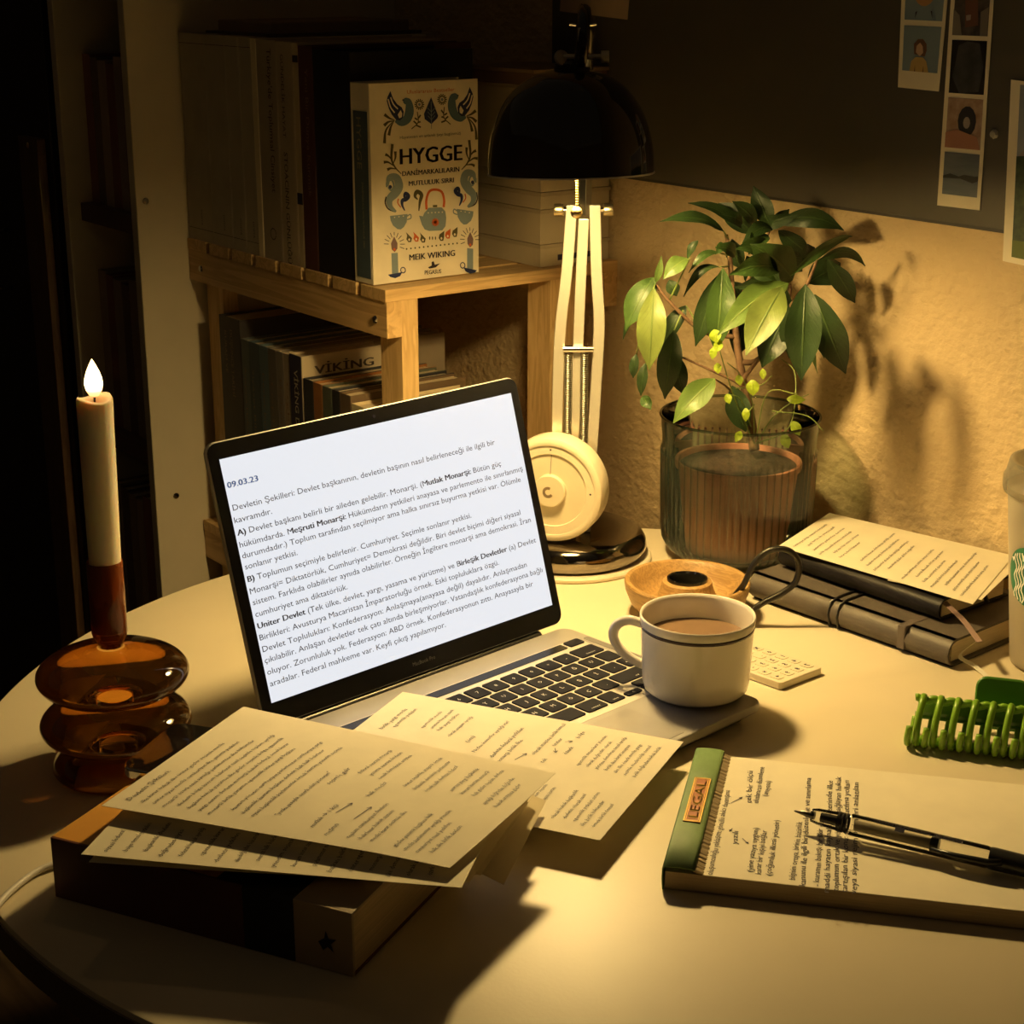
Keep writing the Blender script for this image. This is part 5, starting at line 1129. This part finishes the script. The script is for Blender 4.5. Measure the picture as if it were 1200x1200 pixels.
obj('label', MB().box(PN,e1,e2,Z,(WP*x0,WP*x1),(BWD*y0,BWD*y1),(.0170,.0177)), mat('label_rust',(.36,.09,.015),.5), pad)
m_ = MB(); W_,H_ = WP*(x1-x0), BWD*(y1-y0)
LQ = lambda a,b_: PN+e1*(WP*x0+a)+e2*(BWD*y0+(H_-b_))+Z*.0180
LQ2 = lambda a,b_: LQ(a,b_)
for ins,wd in ((.0004,.0009),(.0016,.0004)):
    c_ = [(ins,ins),(W_-ins,ins),(W_-ins,H_-ins),(ins,H_-ins)]
    for i in range(4): stroke2(m_, [c_[i],c_[(i+1)%4]], LQ, wd)
put_text(m_, 'LEGAL', lambda a,b_: LQ(W_/2+a, H_*.22+b_), H_*.80, width=W_*.84, center=True, boldseg=['LEGAL'])
obj('label_print', m_, gold, pad, fix=False)
tb = MB(); random.seed(5)
def padtext(xa, ya, xb, yb, s_, sz=.0056):
    a,b_ = T(xa,ya,.0132), T(xb,yb,.0132); dv = (b_-a); L_ = dv.length; ux = dv.normalized(); uy = V3((-ux.y,ux.x,0))
    put_text(tb, s_, lambda x,y: a+ux*x+uy*y+Z*.0001, sz, width=L_, wob=.04, res=2, shear=.05)
def z8(x,y): return 760+x/2.7273, 780+y/2.7273
for (xa,ya,xb,yb,s_) in [(203,670,262,400,"oluşumculuğu yaklaşım: gönüllü akılcı dayanışma"),(332,660,352,520,"(yine yazıya uygun)"),(358,668,378,528,"karar bir kişiyi bağlar"),(392,672,420,495,"(çoğunluk ilkesi yönetir)"),
   (282,572,288,530,"yazılı"),(328,440,334,338,"tek bir ölçü"),(352,440,370,325,"uluslararası düzenleme"),(380,418,392,370,"(anayasa)"),
   (467,686,492,500,"bilgisini ortaya, birinin bütünlük"),(500,706,520,360,"kanunu ile ilgili bir düzenleme ve sınırlama"),(545,706,560,500,"- kuramın bakışı bir fikir de"),(578,726,588,368,"maddi hayatın kaynakları üzerinde ilke"),(607,722,616,356,"toplumun ortak ve yönetimi bağlayan hukuk"),(635,726,642,368,"tartışılan bir konu: siyasal katılma yolları"),(664,732,672,374,"veya siyasi rejim biçimleri anlatılan")]:
    a = z8(xa,ya); b_ = z8(xb,yb); padtext(a[0],a[1],b_[0],b_[1],s_, .0054)
def parrow(x0,y0,x1,y1):
    a,b_ = T(*z8(x0,y0),.0133),T(*z8(x1,y1),.0133); d_ = (b_-a).normalized(); n_ = V3((-d_.y,d_.x,0))
    F = lambda x,y: a+d_*x+n_*y
    L_ = (b_-a).length; stroke2(tb, [(0,0),(L_,0)], F, .0005); poly2(tb, [(L_,0),(L_-.0025,.0011),(L_-.0025,-.0011)], F)
for q in [(262,440,300,420),(268,520,258,530),(300,552,320,570)]: parrow(*q)
obj('handwriting', tb, M_ink, pad, fix=False)
# pen
pt, pe = T(930,950,.0245), T(1230,1022,.0205); pa = (pe-pt).normalized(); PLN = (pe-pt).length
pen = thing('fountain_pen', 'clear fountain pen with black clip lying across the writing pad', 'pen', tuple(pt))
Rp = Matrix((pa.cross(Z).normalized(), pa.cross(pa.cross(Z)).normalized()*-1, pa)).transposed()
def PL(prof, m_, nm, seg=24): obj(nm, MB().lathe(prof, pt, seg, Rp), m_, pen, smooth='auto')
PL([(0,0),(.0006,.001),(.0022,.010),(.0026,.014),(0,.0141)], mat('nib_steel',(.10,.09,.08),.3,metal=1), 'nib', 12)
PL([(0,.012),(.0042,.012),(.0052,.016),(.0058,.026),(.0062,.030),(.0062,.034)], M_clear, 'section')
PL([(0,.018),(.0030,.018),(.0034,.034),(0,.034)], M_blk, 'feed')
for k in range(3): PL([(.0050,.0290+k*.0026),(.0064,.0292+k*.0026),(.0064,.0304+k*.0026),(.0050,.0306+k*.0026)], M_blk, 'ring')
PL([(.0063,.0365),(.0070,.038),(.0070,.122),(.0064,.124)], M_clear, 'barrel')
PL([(0,.040),(.0034,.040),(.0034,.088),(0,.088)], mat('ink_cartridge',(.34,.30,.22),.4), 'cartridge')
PL([(0,.088),(.0045,.088),(.0045,.093),(0,.093)], M_blk, 'seal')
PL([(0,.124),(.0068,.124),(.0070,.127),(.0066,.150),(.004,.152),(0,.152)], M_blk, 'end_cap')
pr_ = pa.cross(Z).normalized()
obj('clip', MB().tube([pt+pa*.132+pr_*.006+Z*.002, pt+pa*.124+pr_*.0082+Z*.001, pt+pa*.105+pr_*.0090+Z*.0005, pt+pa*.090+pr_*.0076+Z*.001], [.0022,.0022,.0020,.0008], 10), M_blk, pen, smooth=True)
m_ = MB()
PW = lambda x,y,h=.0002: pt+pa*x+(pr_*math.sin(y)+Z*math.cos(y))*(.0071+h)
for k in range(5): stroke2(m_, [(.046+.002*k,-.2+.15*k),(.088,-.2+.15*k)], lambda x,y: PW(x,y), .04)
m_.add([PW(.066,.2),PW(.072,.2),PW(.072,.75),PW(.066,.75)],[(0,1,2,3)])
for k in range(14): m_.add([PW(.090+.0013*k,.05),PW(.0907+.0013*k,.05),PW(.0907+.0013*k,.5),PW(.090+.0013*k,.5)],[(0,1,2,3)])
obj('barrel_print', m_, M_ink, pen, fix=False)
# ------------------------------------------------------------------ turn the whole place so that the walls run along the world axes
RA = -math.atan2(U.y, U.x); ROT = Matrix.Rotation(RA, 4, 'Z'); done = set()
def turn(o):
    o.location = ROT @ o.location
    if o.type == 'MESH' and o.data.name not in done: done.add(o.data.name); o.data.transform(ROT)
    for c in o.children: turn(c)
for o in [o for o in COL.objects if not o.parent]:
    if o.type == 'MESH' or (o.type == 'EMPTY' and abs(o.rotation_euler.z) < 1e-6): turn(o)
    else: o.location = ROT @ o.location; o.rotation_euler.z += RA
